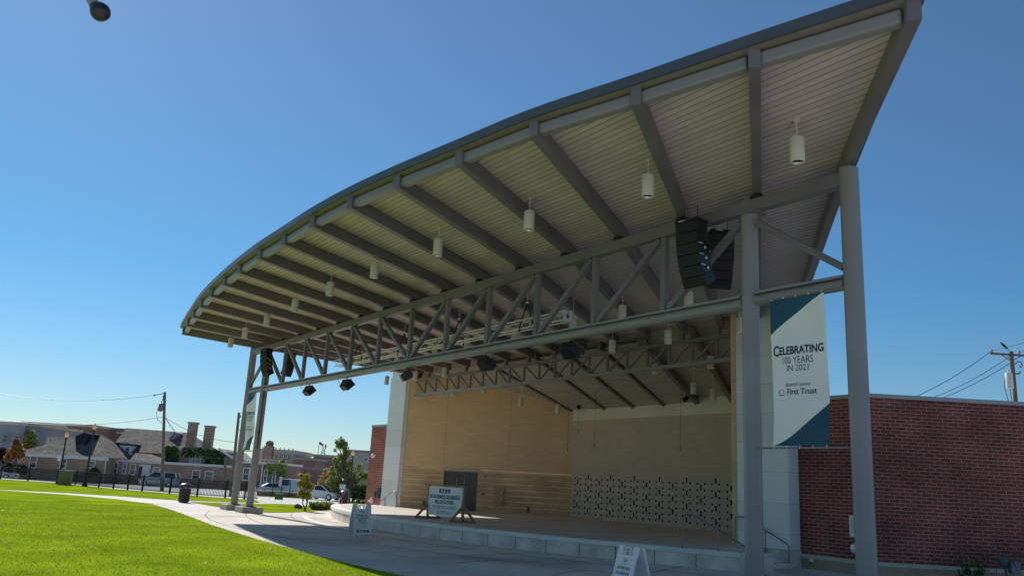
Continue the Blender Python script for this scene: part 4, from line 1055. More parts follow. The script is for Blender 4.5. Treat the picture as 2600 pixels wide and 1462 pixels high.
# ------------------------------------------------------------------ vegetation
def leaves(mb, blobs, n, size, pal, seed, flat=.4, shell=.15):
    R = random.Random(seed); tot = sum(b[1][0]*b[1][1]*b[1][2] for b in blobs)
    for c, r in blobs:
        k = max(8, int(n*r[0]*r[1]*r[2]/tot))
        for i in range(k):
            d_ = V(R.gauss(0, 1), R.gauss(0, 1), R.gauss(0, 1)).normalized(); q_ = (shell+(1-shell)*R.random()) * (1 if R.random() > .08 else 1.15)
            p_ = Vector(c)+V(d_.x*r[0]*q_, d_.y*r[1]*q_, d_.z*r[2]*q_)
            nrm = (d_+V(R.gauss(0, .6), R.gauss(0, .6), R.gauss(0, .6)+flat)).normalized(); s1, s2 = frame_from(nrm, V(R.random(), R.random(), .3)); s_ = size*R.uniform(.5, 1.2)
            mb.poly([p_-s1*s_*.5, p_-s2*s_*.32, p_+s1*s_*.5, p_+s2*s_*.32])
            sh = .7+.3*max(0, min(1, (d_.z*q_+1)/2+.15)); cc = R.choice(pal); j = R.uniform(.75, 1.25)*sh  # leaves low in a clump get a darker colour, imitating shade
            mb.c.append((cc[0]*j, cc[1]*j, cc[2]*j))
GREEN = [(.20, .33, .07), (.26, .38, .08), (.16, .27, .06)]
OLIVE = [(.42, .42, .13), (.48, .44, .16), (.32, .36, .11)]
YEL = [(.48, .42, .035), (.40, .42, .05), (.30, .36, .05), (.50, .32, .05)]
ORG = [(.50, .17, .05), (.55, .26, .07), (.38, .15, .05), (.24, .22, .06)]
DARK = [(.035, .065, .022), (.045, .085, .028), (.055, .09, .032)]
def tree(name, label, base, trunk_h, tr_, blobs, n, size, pal, seed, group=None, cat='tree', multi=1):
    o = thing(name, label, cat, base, group)
    R = random.Random(seed); b = Vector(base)
    mb = MB(); 
    for s_ in range(multi):
        off_ = V(R.uniform(-.1, .1), R.uniform(-.1, .1), 0)*(multi > 1)
        tp = b+V(R.uniform(-.1, .1)*trunk_h*.3, R.uniform(-.1, .1)*trunk_h*.3, trunk_h)+off_*3
        mb.path([b+off_-V(0, 0, .1), b+off_+V(0, 0, trunk_h*.3), b.lerp(tp, .7)+off_, tp], [tr_*1.3, tr_, tr_*.8, tr_*.6], 8)
        for c, r in blobs:
            c = Vector(c)+b; mb.path([tp-V(0, 0, trunk_h*.25), (tp+c)/2+V(0, 0, .1), c+V(0, 0, r[2]*.4)], [tr_*.5, tr_*.32, tr_*.12], 5)
    mb.build('trunk', M['bark'], o)
    mb = MB(); mb.c = []
    leaves(mb, [(Vector(c)+b, r) for c, r in blobs], n, size, pal, seed)
    mb.build('crown', M['leaf'], o)
    return o
def hgt(base, py, px=None):
    """height above base of image row py at the base's distance"""
    v = (Vector(base)-CAM).dot(FH); q_ = at(px, py, v); return q_.z-base[2]
def scl(base): return (Vector(base)-CAM).dot(FW)/FPX
def bl(base, px, rows):
    """crown clumps: (column, row, half width, half height) in the survey sheet"""
    v = (Vector(base)-CAM).dot(FH); s_ = scl(base); out = []
    for x, y, w, h_ in rows:
        q_ = at(x, y, v); out.append((q_-Vector(base), (w*s_, w*s_*.9, h_*s_)))
    return out
def scatter(seed, x0, x1, y0, y1, n, prof, w, h):
    R = random.Random(seed); out = []
    while len(out) < n:
        y = R.uniform(y0, y1); f = (y-y0)/(y1-y0); hw = prof(f)*(x1-x0)/2; xc_ = (x0+x1)/2
        x = xc_+R.uniform(-1, 1)*hw; k = R.uniform(.6, 1.3); out.append((x, y, w*k, h*k))
    return out
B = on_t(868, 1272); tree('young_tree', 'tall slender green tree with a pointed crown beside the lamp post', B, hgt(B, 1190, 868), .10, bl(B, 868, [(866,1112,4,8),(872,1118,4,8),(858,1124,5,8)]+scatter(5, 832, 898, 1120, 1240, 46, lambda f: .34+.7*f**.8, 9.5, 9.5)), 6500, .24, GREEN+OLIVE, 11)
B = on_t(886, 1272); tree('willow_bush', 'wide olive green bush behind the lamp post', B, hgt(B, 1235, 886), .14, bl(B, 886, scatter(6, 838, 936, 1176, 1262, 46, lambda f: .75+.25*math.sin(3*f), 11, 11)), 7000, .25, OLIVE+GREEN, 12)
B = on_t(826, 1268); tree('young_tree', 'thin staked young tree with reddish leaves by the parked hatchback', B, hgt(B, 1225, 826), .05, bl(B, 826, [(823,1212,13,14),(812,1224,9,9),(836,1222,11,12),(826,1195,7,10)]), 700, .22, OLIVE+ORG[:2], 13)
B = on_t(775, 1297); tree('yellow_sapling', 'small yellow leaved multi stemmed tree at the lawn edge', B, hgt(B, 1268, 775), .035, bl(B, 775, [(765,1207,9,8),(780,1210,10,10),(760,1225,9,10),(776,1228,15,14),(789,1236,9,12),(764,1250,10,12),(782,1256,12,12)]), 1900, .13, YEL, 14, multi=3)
B = on_t(922, 1276); 
t = thing('hedge', 'dark green hedge against the left brick wall', 'hedge', B); mb = MB(); mb.c = []
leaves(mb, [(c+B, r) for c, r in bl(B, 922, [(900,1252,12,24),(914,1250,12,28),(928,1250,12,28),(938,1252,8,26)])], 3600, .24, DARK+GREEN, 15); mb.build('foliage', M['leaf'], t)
mb = MB(); 
for k in range(5): mb.path([B+V(k*.3-.6, k*.25-.5, -.1), B+V(k*.3-.6, k*.25-.5, 1.0)], .04, 6)
mb.build('stems', M['bark'], t)
for i, (px, lab) in enumerate(((797, 'leftmost'), (810, 'second'), (823, 'third'), (834, 'rightmost'))):
    B = on_t(px, 1295-abs(i-1)); o = thing('ornamental_grass', '%s low green grass clump beside the stage left end' % lab, 'plant', B, 'grass clumps by the stage'); mb = MB(); mb.c = []
    for k in range(170):
        a = R_.uniform(0, 6.28); l = R_.uniform(.2, .5); sp = R_.uniform(.05, .38); b0 = B+V(R_.uniform(-.12, .12), R_.uniform(-.12, .12), 0)
        m_ = b0+V(sp*.5*math.cos(a), sp*.5*math.sin(a), l*.8); e_ = b0+V(sp*math.cos(a), sp*math.sin(a), l); s_ = V(-math.sin(a), math.cos(a), 0)*.012
        mb.poly([b0-s_, b0+s_, m_+s_, e_, m_-s_]); j = R_.uniform(.7, 1.3); mb.c.append((.24*j, .33*j, .09*j))
    mb.build('blades', M['leaf'], o)
B = on_t(756, 1291); mb = MB(); mb.blob(B+V(0, 0, .08), (.28, .24, .2), 10, 0, .12, 4); tag(mb.build('boulder', mat('boulder_stone', (.09, .075, .07), .9, 0, .25, 3, .3, 15), org=B, smooth=True), 'dark rounded boulder at the lawn edge left of the yellow sapling', 'boulder')
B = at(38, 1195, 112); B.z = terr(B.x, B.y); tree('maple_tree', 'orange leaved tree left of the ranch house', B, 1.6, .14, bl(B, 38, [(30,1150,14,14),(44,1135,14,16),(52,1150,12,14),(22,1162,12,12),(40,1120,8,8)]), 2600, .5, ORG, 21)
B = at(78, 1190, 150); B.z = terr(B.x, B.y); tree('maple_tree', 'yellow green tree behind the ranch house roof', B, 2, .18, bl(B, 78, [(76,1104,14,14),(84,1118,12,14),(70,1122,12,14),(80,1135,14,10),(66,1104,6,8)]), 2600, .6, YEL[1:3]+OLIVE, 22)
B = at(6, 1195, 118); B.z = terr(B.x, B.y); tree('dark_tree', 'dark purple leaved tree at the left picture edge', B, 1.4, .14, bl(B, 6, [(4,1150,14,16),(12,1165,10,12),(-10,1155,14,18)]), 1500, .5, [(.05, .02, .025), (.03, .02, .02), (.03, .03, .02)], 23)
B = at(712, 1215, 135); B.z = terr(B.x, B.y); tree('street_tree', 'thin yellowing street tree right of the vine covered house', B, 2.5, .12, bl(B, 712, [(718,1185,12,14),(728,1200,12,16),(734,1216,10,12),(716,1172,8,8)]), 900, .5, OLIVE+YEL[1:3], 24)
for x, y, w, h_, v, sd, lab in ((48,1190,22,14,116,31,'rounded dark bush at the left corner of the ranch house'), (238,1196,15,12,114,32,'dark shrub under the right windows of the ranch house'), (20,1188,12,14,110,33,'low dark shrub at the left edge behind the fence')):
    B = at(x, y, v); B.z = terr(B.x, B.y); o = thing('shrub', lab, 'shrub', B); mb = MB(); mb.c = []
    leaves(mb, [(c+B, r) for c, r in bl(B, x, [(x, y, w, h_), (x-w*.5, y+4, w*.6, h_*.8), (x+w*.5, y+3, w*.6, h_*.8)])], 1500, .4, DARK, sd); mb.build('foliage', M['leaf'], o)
B = at(2472, 1440, 22.6); B.z = 0
o = thing('shrub', 'small dark leafy shrub at the foot of the right brick wall', 'shrub', B); mb = MB(); mb.c = []
leaves(mb, [(c+B, r) for c, r in bl(B, 2472, [(2455,1450,28,32),(2490,1452,28,32),(2470,1432,22,18),(2440,1425,10,12),(2500,1425,10,12)])], 420, .085, DARK+GREEN[:1], 34); mb.build('foliage', M['leaf'], o)
mb = MB()
for k in range(7): mb.path([B, B+V((k-3)*.09, (k-3)*.09, .55)], [.012, .005], 5)
mb.build('stems', M['bark'], o)
# ------------------------------------------------------------------ fence and park furniture
fp = [gp(*q_) for q_ in ((-60,1212),(0,1217),(70,1221.5),(143,1226.5),(215,1234),(287,1241),(360,1247.5),(430,1253.5),(500,1259.5),(571,1264.5),(620,1267.5),(655,1270))]
fpt = [V(a, b, terr(a, b)) for a, b in fp]
fence = thing('metal_fence', 'long black picket fence along the far edge of the lawn', 'fence', fpt[0])
tot = 0
for k in range(len(fpt)-1):
    a, b = fpt[k], fpt[k+1]; L_ = (b-a).length; npan_ = max(1, round(L_/2.4))
    for j in range(npan_):
        p0, p1 = a.lerp(b, j/npan_), a.lerp(b, (j+1)/npan_)
        mb = MB(); mb.box(p0+V(0, 0, .6), (.10, .10, 1.26)); mb.box(p0+V(0, 0, 1.23), (.1, .1, .05)); mb.build('post', M['black'], fence)
        mb = MB()
        for z in (.16, .95, 1.14): mb.bar(p0+V(0, 0, z), p1+V(0, 0, z), .045, .05)
        m_ = int((p1-p0).length/.125)
        for i in range(1, m_): 
            q_ = p0.lerp(p1, i/m_); mb.box(q_+V(0, 0, .63), (.034, .034, 1.08))
        mb.build('picket_panel', M['black'], fence)
B = on_t(163, 1231); B0 = B
t = thing('utility_cabinet', 'olive green utility cabinet standing in front of the fence', 'utility cabinet', B)
s_ = scl(B); M['olive'] = mat('olive_paint', (.17, .165, .07), .5, 0, .06)
rzc = math.atan2(RT0.y, RT0.x)
mb = MB(); mb.box(B+V(0, 0, .58), (29*s_, .6, 1.16), rzc+.15); mb.build('housing', M['olive'], t, bevel=.02)
mb = MB(); mb.box(B+V(0, 0, 1.18), (32*s_, .66, .06), rzc+.15); mb.build('lid', mat('cabinet_lid', (.3, .29, .2), .5), t)
def acorn_lamp(label, B, top, sign=False):
    o = thing('street_lamp', label, 'street lamp', B, 'acorn street lamps')
    H = top
    mb = MB(); mb.lathe([(.22, 0), (.22, .15), (.16, .3), (.12, .6), (.09, .9), (.075, H*.5), (.065, H-.66), (.1, H-.62), (.11, H-.54), (.07, H-.52)], B, 14); mb.build('post', M['black'], o, smooth=True)
    mb = MB(); mb.lathe([(.08, H-.52), (.15, H-.42), (.165, H-.32), (.13, H-.19), (.09, H-.13)], B, 16); g_ = mb.build('globe', M['globe'], o, smooth=True)
    mb = MB(); mb.lathe([(.1, H-.14), (.1, H-.11), (.05, H-.05), (.025, H-.02), (.0, H)], B, 12); mb.build('cap', M['offwhite'], o, smooth=True)
    return o
M['globe'] = mat('peach_lamp_globe', (.85, .50, .24), .35, 0, .06)
bb = M['globe'].node_tree.nodes['Principled BSDF']; bb.inputs['Subsurface Weight'].default_value = .3; bb.inputs['Emission Color'].default_value = (1, .5, .2, 1); bb.inputs['Emission Strength'].default_value = .12
for px, py, pt_, px2, lab in ((147, 1229, 1094, 162, 'black post lamp with peach globe left of the olive cabinet'), (214, 1235, 1074, 234, 'black post lamp with peach globe right of the olive cabinet, taller looking'), (884, 1279, 1143, 901, 'black post lamp with peach globe left of the brick wall and white stage end')):
    B = on_t(px, py); acorn_lamp(lab, B, hgt(B, pt_, px2))
B = on_t(150, 1231)
mb = MB(); q_ = at(150.5, 1163, (on_t(147, 1229)-CAM).dot(FH)-.12); mb.box(q_, (.28, .02, .42), rzc); tag(mb.build('street_sign', M['alu'], org=q_), 'small pale sign plate on the leftmost lamp post', 'sign')
def trash(label, B):
    o = thing('trash_can', label, 'trash can', B)
    mb = MB()
    for k in range(18):
        a = 2*PI*k/18; mb.box(B+V(.29*math.cos(a), .29*math.sin(a), .42), (.085, .03, .74), a+PI/2)
    mb.build('slatted_body', mat('can_slats', (.06, .045, .04), .6, 0, .15), o)
    mb = MB(); mb.tube(B, B+V(0, 0, .76), .25, 16); mb.build('liner', M['black'], o)
    mb = MB()
    for k in range(4):
        a = 2*PI*k/4+.4; mb.tube(B+V(.2*math.cos(a), .2*math.sin(a), .74), B+V(.2*math.cos(a), .2*math.sin(a), .96), .015, 6)
    mb.build('lid_posts', M['black'], o)
    mb = MB(); mb.lathe([(.36, .93), (.34, .97), (.2, 1.05), (.0, 1.09)], B, 18); mb.build('lid', mat('can_lid', (.10, .11, .12), .3, .6), o, smooth=True)
    return o
trash('dark slatted trash can with domed lid on the path left of the columns', on_t(465.5, 1275))
trash('dark slatted trash can at the left end of the stage by the steps', on_t(873, 1287))
B = on_t(708, 1284); s_ = scl(B); v = (B-CAM).dot(FH)
t = thing('yard_sign', 'small green yard sign on wire legs at the lawn edge', 'yard sign', B)
q_ = at(708.5, 1259.5, v); mb = MB(); mb.box(q_, (21*s_, .015, 16.5*s_), rzc); pn = mb.build('panel', mat('yard_sign_green', (.05, .14, .07), .5, 0, .1), t)
mb = MB(); mb.box(q_+V(0, 0, 7*s_)-FH*.012, (20.5*s_, .006, 2.2*s_), rzc); mb.box(q_-V(0, 0, 7.6*s_)-FH*.012, (20.5*s_, .006, 1.2*s_), rzc); mb.build('pale_border', M['offwhite'], pn)
mb = MB()
for k in (-1, 1): mb.tube(q_+RT0*(8*s_*k)-V(0, 0, 8*s_), V((q_+RT0*(8*s_*k)).x, (q_+RT0*(8*s_*k)).y, B.z), .006, 5)
mb.build('wire_leg', M['alu'], t)
B = on_t(869, 1275); v = (B-CAM).dot(FH)-.4; s_ = scl(B)
t = thing('parking_sign', 'white sign board in front of the bushes left of the lamp', 'sign', B)
q_ = at(870, 1235, v); mb = MB(); mb.box(q_, (14.5*s_, .02, 12*s_), rzc); mb.build('panel', M['white'], t)
mb = MB()
for k in range(3): mb.box(q_-FH*.014+V(0, 0, (1-k)*3*s_), (10*s_, .005, 1.1*s_), rzc)
mb.build('print_lines', M['ink_grey'], t)
mb = MB(); mb.tube(q_+FH*.03+V(0, 0, .3), V(q_.x+FH.x*.03, q_.y+FH.y*.03, B.z), .025, 6); mb.build('post', M['rail'], t)
# construction drums and panels in orange
def drum(label, px, pyb, pyt, v=None):
    B = on_t(px, pyb)
    if v: B = at(px, pyb, v)
    o = thing('traffic_drum', label, 'traffic drum', B, 'orange traffic drums'); H = hgt(B, pyt, px)
    mb = MB(); mb.lathe([(.30, 0), (.30, .05), (.27, .06), (.22, H*.92), (.2, H), (.0, H)], B, 14); mb.build('drum_body', M['orange'], o, smooth=True)
    mb = MB()
    for f in (.35, .68): mb.lathe([(.262-.05*f+.004, H*f), (.258-.05*f+.004, H*f+.14)], B, 14)
    mb.build('white_band', M['white'], o)
for a in ((121, 1207, 1191, 'orange drum behind the fence left of the olive cabinet'), (242, 1217, 1203, 'orange drum behind the fence below the dark shrub'), (270, 1224, 1207, 'orange striped drum behind the fence left of the silver van'),
          (372, 1226, 1211, 'orange drum in front of the silver van'), (651, 1245, 1232, 'orange drum just right of the left columns'), (821, 1265, 1249, 'faded orange drum beside the white hatchback')):
    drum(a[3], a[0], a[1], a[2])
B = on_t(855, 1268); v = (B-CAM).dot(FH); s_ = scl(B)
t = thing('warning_sign', 'orange diamond warning sign in front of the white hatchback nose', 'warning sign', B)
q_ = at(855, 1254, v); mb = MB(); r_ = 7*s_
mb.hexa([q_+RT0*r_, q_+V(0,0,r_), q_-RT0*r_, q_-V(0,0,r_)], [q_+RT0*r_-FH*.02, q_+V(0,0,r_)-FH*.02, q_-RT0*r_-FH*.02, q_-V(0,0,r_)-FH*.02]); mb.build('panel', M['orange'], t)
mb = MB(); mb.tube(q_+FH*.02, V(q_.x, q_.y, B.z), .03, 6); mb.build('post', M['rail'], t)
# ------------------------------------------------------------------ buildings across the street
M['bg_brick'] = brickmat('house_brick', (.37, .215, .145), (.29, .17, .115), (.42, .33, .26), .4, .14, .02, .9, .2)
M['bg_brick2'] = brickmat('dark_house_brick', (.27, .13, .10), (.20, .10, .08), (.33, .26, .22), .4, .14, .02, .9, .2)
M['shingle'] = brickmat('roof_shingle', (.20, .17, .145), (.10, .085, .075), (.07, .062, .058), .9, .3, .04, .95, .6, streak=.7)
M['bg_beige'] = mat('bg_render', (.52, .48, .44), .85, 0, .1, .4)
M['bg_grey'] = mat('bg_grey_wall', (.27, .27, .29), .85, 0, .12, .4)
M['bg_tan'] = mat('bg_tan_wall', (.50, .42, .33), .85, 0, .12, .4)
M['ivy'] = leafmat('ivy_leaf', .2)
def uz(px, py, v):
    q_ = at(px, py, v); return (q_-CAM).dot(RT0), q_.z
def bpt(u, v, z): q_ = uv_world(u, v); return V(q_.x, q_.y, z)
def win(mb_parent, xa, ya, xb, yb, v, frame=.14, m='offwhite', sill=False):
    u0 = uz(xa, (ya+yb)/2, v)[0]; u1 = uz(xb, (ya+yb)/2, v)[0]; z1 = uz((xa+xb)/2, ya, v)[1]; z0 = uz((xa+xb)/2, yb, v)[1]
    mb = MB(); a = bpt
    for p0, p1, q0, q1 in ((u0, u0+frame, z0, z1), (u1-frame, u1, z0, z1), (u0+frame, u1-frame, z1-frame, z1), (u0+frame, u1-frame, z0, z0+frame), (u0+frame, u1-frame, (z0+z1)/2-.04, (z0+z1)/2+.04)):
        mb.hexa([a(p0, v-.02, q0), a(p1, v-.02, q0), a(p1, v-.10, q0), a(p0, v-.10, q0)], [a(p0, v-.02, q1), a(p1, v-.02, q1), a(p1, v-.10, q1), a(p0, v-.10, q1)])
    w = mb.build('window', M[m], mb_parent)
    mb = MB(); mb.poly([a(u0+frame*.5, v-.03, z0+.05), a(u1-frame*.5, v-.03, z0+.05), a(u1-frame*.5, v-.03, z1-.05), a(u0+frame*.5, v-.03, z1-.05)]); mb.build('pane', M['glass'], w)
def block(name, label, xl, xr, yt, v, depth, m, windows=(), para=None, frame=.14, cat='building', wm='offwhite', z0=-.9):
    xm = (xl+xr)/2; zt = uz(xm, yt, v)[1]; u0, u1 = uz(xl, yt, v)[0], uz(xr, yt, v)[0]
    o = thing(name, label, cat, bpt((u0+u1)/2, v, -.7))
    mb = MB(); mb.hexa([bpt(u0, v, z0), bpt(u1, v, z0), bpt(u1, v+depth, z0), bpt(u0, v+depth, z0)], [bpt(u0, v, zt), bpt(u1, v, zt), bpt(u1, v+depth, zt), bpt(u0, v+depth, zt)]); mb.build('wall', m, o)
    if para:
        mb = MB(); mb.hexa([bpt(u0-.25, v-.25, zt), bpt(u1+.25, v-.25, zt), bpt(u1+.25, v+depth+.25, zt), bpt(u0-.25, v+depth+.25, zt)], [bpt(u0-.25, v-.25, zt+para[0]), bpt(u1+.25, v-.25, zt+para[0]), bpt(u1+.25, v+depth+.25, zt+para[0]), bpt(u0-.25, v+depth+.25, zt+para[0])]); mb.build('cornice', M[para[1]], o)
    for w in windows: win(o, *w, v, frame, wm)
    return o, u0, u1, zt
# ranch house with a hipped roof
v = 118
o, u0, u1, zt = block('ranch_house', 'low brick ranch house with hipped shingle roof behind the fence', 49, 272, 1155.5, v, 13, M['bg_brick'], ((75,1156,95,1188), (152,1163,170,1190), (224,1169,243,1190)))
rz_ = uz(240, 1103, v+6.5)[1]; ua, ub = uz(222, 1105, v+6.5)[0], uz(257, 1105, v+6.5)[0]
mb = MB(); e = .5; z = zt+.02
c4 = [bpt(u0-e, v-e, z), bpt(u1+e, v-e, z), bpt(u1+e, v+13+e, z), bpt(u0-e, v+13+e, z)]; r1, r2 = bpt(ua, v+6.5, rz_), bpt(ub, v+6.5, rz_)
mb.poly([c4[0], c4[1], r2, r1]); mb.poly([c4[1], c4[2], r2]); mb.poly([c4[2], c4[3], r1, r2]); mb.poly([c4[3], c4[0], r1]); mb.poly(c4[::-1])
roof_ = mb.build('roof', M['shingle'], o)
mb = MB(); mb.hexa([bpt(u0-e-.03, v-e-.03, z-.42), bpt(u1+e+.03, v-e-.03, z-.42), bpt(u1+e+.03, v-e+.12, z-.42), bpt(u0-e-.03, v-e+.12, z-.42)], [bpt(u0-e-.03, v-e-.03, z+.02), bpt(u1+e+.03, v-e-.03, z+.02), bpt(u1+e+.03, v-e+.12, z+.02), bpt(u0-e-.03, v-e+.12, z+.02)]); mb.build('eave_board', M['offwhite'], o)
dv = v+3.2                                            # near-black block set on the roof slope
p1, p2, p3, p4 = [at(x, y, dv) for x, y in ((191,1108),(213,1097),(228,1101),(208,1144))]; p5 = at(192, 1143, dv)
bk_ = FH*4
mb = MB(); mb.hexa([p5, p4, p3, p2, p1], [p5+bk_, p4+bk_, p3+bk_, p2+bk_, p1+bk_]); mb.build('dormer', mat('dark_matte', (.03, .033, .04), .95, 0, .2, 2, spec=.1), o)
for a_, b_ in (((47, 1150), (44, 1190)), ((270, 1163), (262, 1222))):
    mb = MB(); mb.tube(at(*a_, v-.6), at(*b_, v-.6), .07, 6); mb.build('downpipe', M['offwhite'], o)
# large shingle-roofed house
v = 127
o, u0, u1, zt = block('shingle_house', 'brick house with big steep shingle roof, white dormer and twin brick chimneys', 286, 500, 1150, v, 16, M['bg_brick'])
ra, rb = uz(321, 1086, v+8), uz(478, 1098, v+8); zr_ = (ra[1]+rb[1])/2
mb = MB(); c4 = [bpt(u0-.4, v-.5, zt), bpt(u1+.4, v-.5, zt), bpt(u1+.4, v+16.5, zt), bpt(u0-.4, v+16.5, zt)]; r1, r2 = bpt(ra[0], v+8, ra[1]), bpt(rb[0], v+8, rb[1])
mb.poly([c4[0], c4[1], r2, r1]); mb.poly([c4[1], c4[2], r2]); mb.poly([c4[2], c4[3], r1, r2]); mb.poly([c4[3], c4[0], r1]); mb.build('roof', M['shingle'], o)
for xa, xb, yt, yb in ((478, 498, 1075, 1160), (520, 541, 1084, 1140)):
    vv = v+1.5; ua, ub = uz(xa, yt, vv)[0], uz(xb, yt, vv)[0]; zz = uz((xa+xb)/2, yt, vv)[1]
    mb = MB(); mb.hexa([bpt(ua, vv, 0), bpt(ub, vv, 0), bpt(ub, vv+1.1, 0), bpt(ua, vv+1.1, 0)], [bpt(ua, vv, zz), bpt(ub, vv, zz), bpt(ub, vv+1.1, zz), bpt(ua, vv+1.1, zz)]); ch = mb.build('chimney', M['bg_brick'], o)
    mb = MB(); mb.hexa([bpt(ua-.05, vv-.05, zz), bpt(ub+.05, vv-.05, zz), bpt(ub+.12, vv+1.2, zz), bpt(ua-.12, vv+1.2, zz)], [bpt(ua-.12, vv-.12, zz+.25), bpt(ub+.12, vv-.12, zz+.25), bpt(ub+.12, vv+1.2, zz+.25), bpt(ua-.12, vv+1.2, zz+.25)]); mb.build('chimney_cap', M['bg_grey'], ch)
vv = v-.6
pa_, pb_, pc_, pd_ = at(302, 1129, vv), at(334, 1131.5, vv), at(332, 1157, vv), at(302, 1154, vv)
mb = MB(); mb.hexa([pa_, pd_, pc_, pb_], [pa_+FH*5, pd_+FH*5, pc_+FH*5, pb_+FH*5]); dm = mb.build('dormer', mat('white_siding', (.80, .80, .79), .6), o)
win(o, 317, 1134, 330, 1154, vv, .16)
mb = MB(); q0, q1 = at(277, 1124, vv-.3), at(337, 1130, vv-.3); mb.hexa([q0, q1, q1+FH*6, q0+FH*6], [q0+V(0,0,.2), q1+V(0,0,.2), q1+FH*6+V(0,0,.2), q0+FH*6+V(0,0,.2)]); mb.build('dormer_roof', M['shingle'], o)
p1, p2, p3, p4 = [at(x, y, v+5) for x, y in ((428,1112),(443,1095),(452,1099),(438,1124))]
mb = MB(); mb.hexa([p1, p2, p3, p4], [p1+FH*3, p2+FH*3, p3+FH*3, p4+FH*3]); mb.build('dormer', M['bg_grey'], o)
# low flat-roofed wing with a white fascia
v = 121
o, u0, u1, zt = block('flat_roof_wing', 'long low brick building with white fascia behind the silver van', 274, 606, 1179, v, 6, M['bg_brick'], ((283,1173,300,1204), (311,1174,322,1203), (329,1176,345,1205), (388,1185,408,1199), (487,1192,509,1219), (520,1195,542,1221), (590,1200,604,1226)), (.34, 'offwhite'))
mb = MB(); ua, ub = uz(352, 1190, v)[0], uz(382, 1190, v)[0]; z1 = uz(365, 1178, v)[1]
mb.hexa([bpt(ua, v-.12, -.75), bpt(ub, v-.12, -.75), bpt(ub, v-.02, -.75), bpt(ua, v-.02, -.75)], [bpt(ua, v-.12, z1), bpt(ub, v-.12, z1), bpt(ub, v-.02, z1), bpt(ua, v-.02, z1)]); pr_ = mb.build('porch_panel', M['offwhite'], o)
ua, ub = uz(353, 1190, v)[0], uz(362, 1190, v)[0]; mb = MB(); mb.hexa([bpt(ua, v-.16, -.7), bpt(ub, v-.16, -.7), bpt(ub, v-.12, -.7), bpt(ua, v-.12, -.7)], [bpt(ua, v-.16, z1-.3), bpt(ub, v-.16, z1-.3), bpt(ub, v-.12, z1-.3), bpt(ua, v-.12, z1-.3)]); mb.build('door', mat('maroon_door', (.09, .025, .03), .5), o)
a0, a1 = at(328, 1168, v-.4), at(408, 1172, v-.4); b0, b1 = at(345, 1149, v+3), at(384, 1153, v+3)
mb = MB(); mb.poly([a0, a1, b1, b0]); mb.poly([a1, a1+FH*6, b1]); mb.poly([a0+FH*6, a0, b0]); mb.build('porch_roof', M['shingle'], o)
# ivy covered upper storey
v = 124
o, u0, u1, zt = block('ivy_house', 'ivy covered brick upper storey between the chimneys and the pole', 419, 580, 1146, v, 8, M['bg_brick'], ((481,1157,490,1176), (494,1156,511,1176)), (.2, 'bg_grey'))
mb = MB(); mb.c = []
for (xa, xb, ya, yb, n_) in ((420,450,1133,1175,500), (465,520,1137,1158,420), (520,556,1142,1178,420), (556,574,1150,1180,150)):
    for k in range(n_):
        q_ = at(R_.uniform(xa, xb), R_.uniform(ya, yb), v-.15-R_.random()*.3); n_v = (-FH+V(R_.gauss(0, .5), R_.gauss(0, .5), R_.gauss(.3, .5))).normalized(); s1, s2 = frame_from(n_v); z_ = R_.uniform(.15, .32)
        mb.poly([q_-s1*z_, q_-s2*z_*.8, q_+s1*z_, q_+s2*z_*.8]); j = R_.uniform(.5, 1.2); c_ = R_.choice(DARK+GREEN[:1]); mb.c.append(tuple(x*j for x in c_))
mb.build('ivy', M['ivy'], o)
g0, g1, g2 = at(556, 1180, v-.3), at(556, 1138, v-.3), at(618, 1180, v-.3)
mb = MB(); mb.hexa([g0, g2, g1], [g0+FH*6, g2+FH*6, g1+FH*6]); mb.build('gable', M['bg_brick'], o)
mb = MB(); mb.bar(g1-FH*.1, g2-FH*.1, .35, .3); mb.build('verge_board', M['offwhite'], o)
# vine covered house right of the left columns
v = 120
o, u0, u1, zt = block('vine_house', 'dark brick house with vines and white windows right of the left columns', 606, 727, 1178, v, 9, M['bg_brick2'], ((616,1186,634,1220), (669,1192,680,1223), (691,1195,701,1225)), (.3, 'offwhite'))
mb = MB(); mb.tube(at(667, 1180, v-.3), at(660, 1240, v-.3), .12, 8); mb.build('downpipe', M['offwhite'], o)
mb = MB(); mb.c = []
for (xa, xb, ya, yb, n_) in ((676,712,1177,1190,240), (700,727,1180,1196,220), (718,728,1196,1240,90), (683,690,1190,1212,50), (702,708,1190,1210,40)):
    for k in range(n_):
        q_ = at(R_.uniform(xa, xb), R_.uniform(ya, yb), v-.15-R_.random()*.3); n_v = (-FH+V(R_.gauss(0, .5), R_.gauss(0, .5), R_.gauss(.3, .5))).normalized(); s1, s2 = frame_from(n_v); z_ = R_.uniform(.12, .26)
        mb.poly([q_-s1*z_, q_-s2*z_*.8, q_+s1*z_, q_+s2*z_*.8]); j = R_.uniform(.6, 1.3); c_ = R_.choice(GREEN+OLIVE[:1]); mb.c.append(tuple(x*j for x in c_))
mb.build('vines', M['ivy'], o)
p0, p1, p2 = at(600, 1147, v+7), at(640, 1186, v+7), at(580, 1186, v+7)
mb = MB(); mb.hexa([p2, p1, p0], [p2+FH*5, p1+FH*5, p0+FH*5]); mb.build('pale_gable', M['bg_beige'], o)
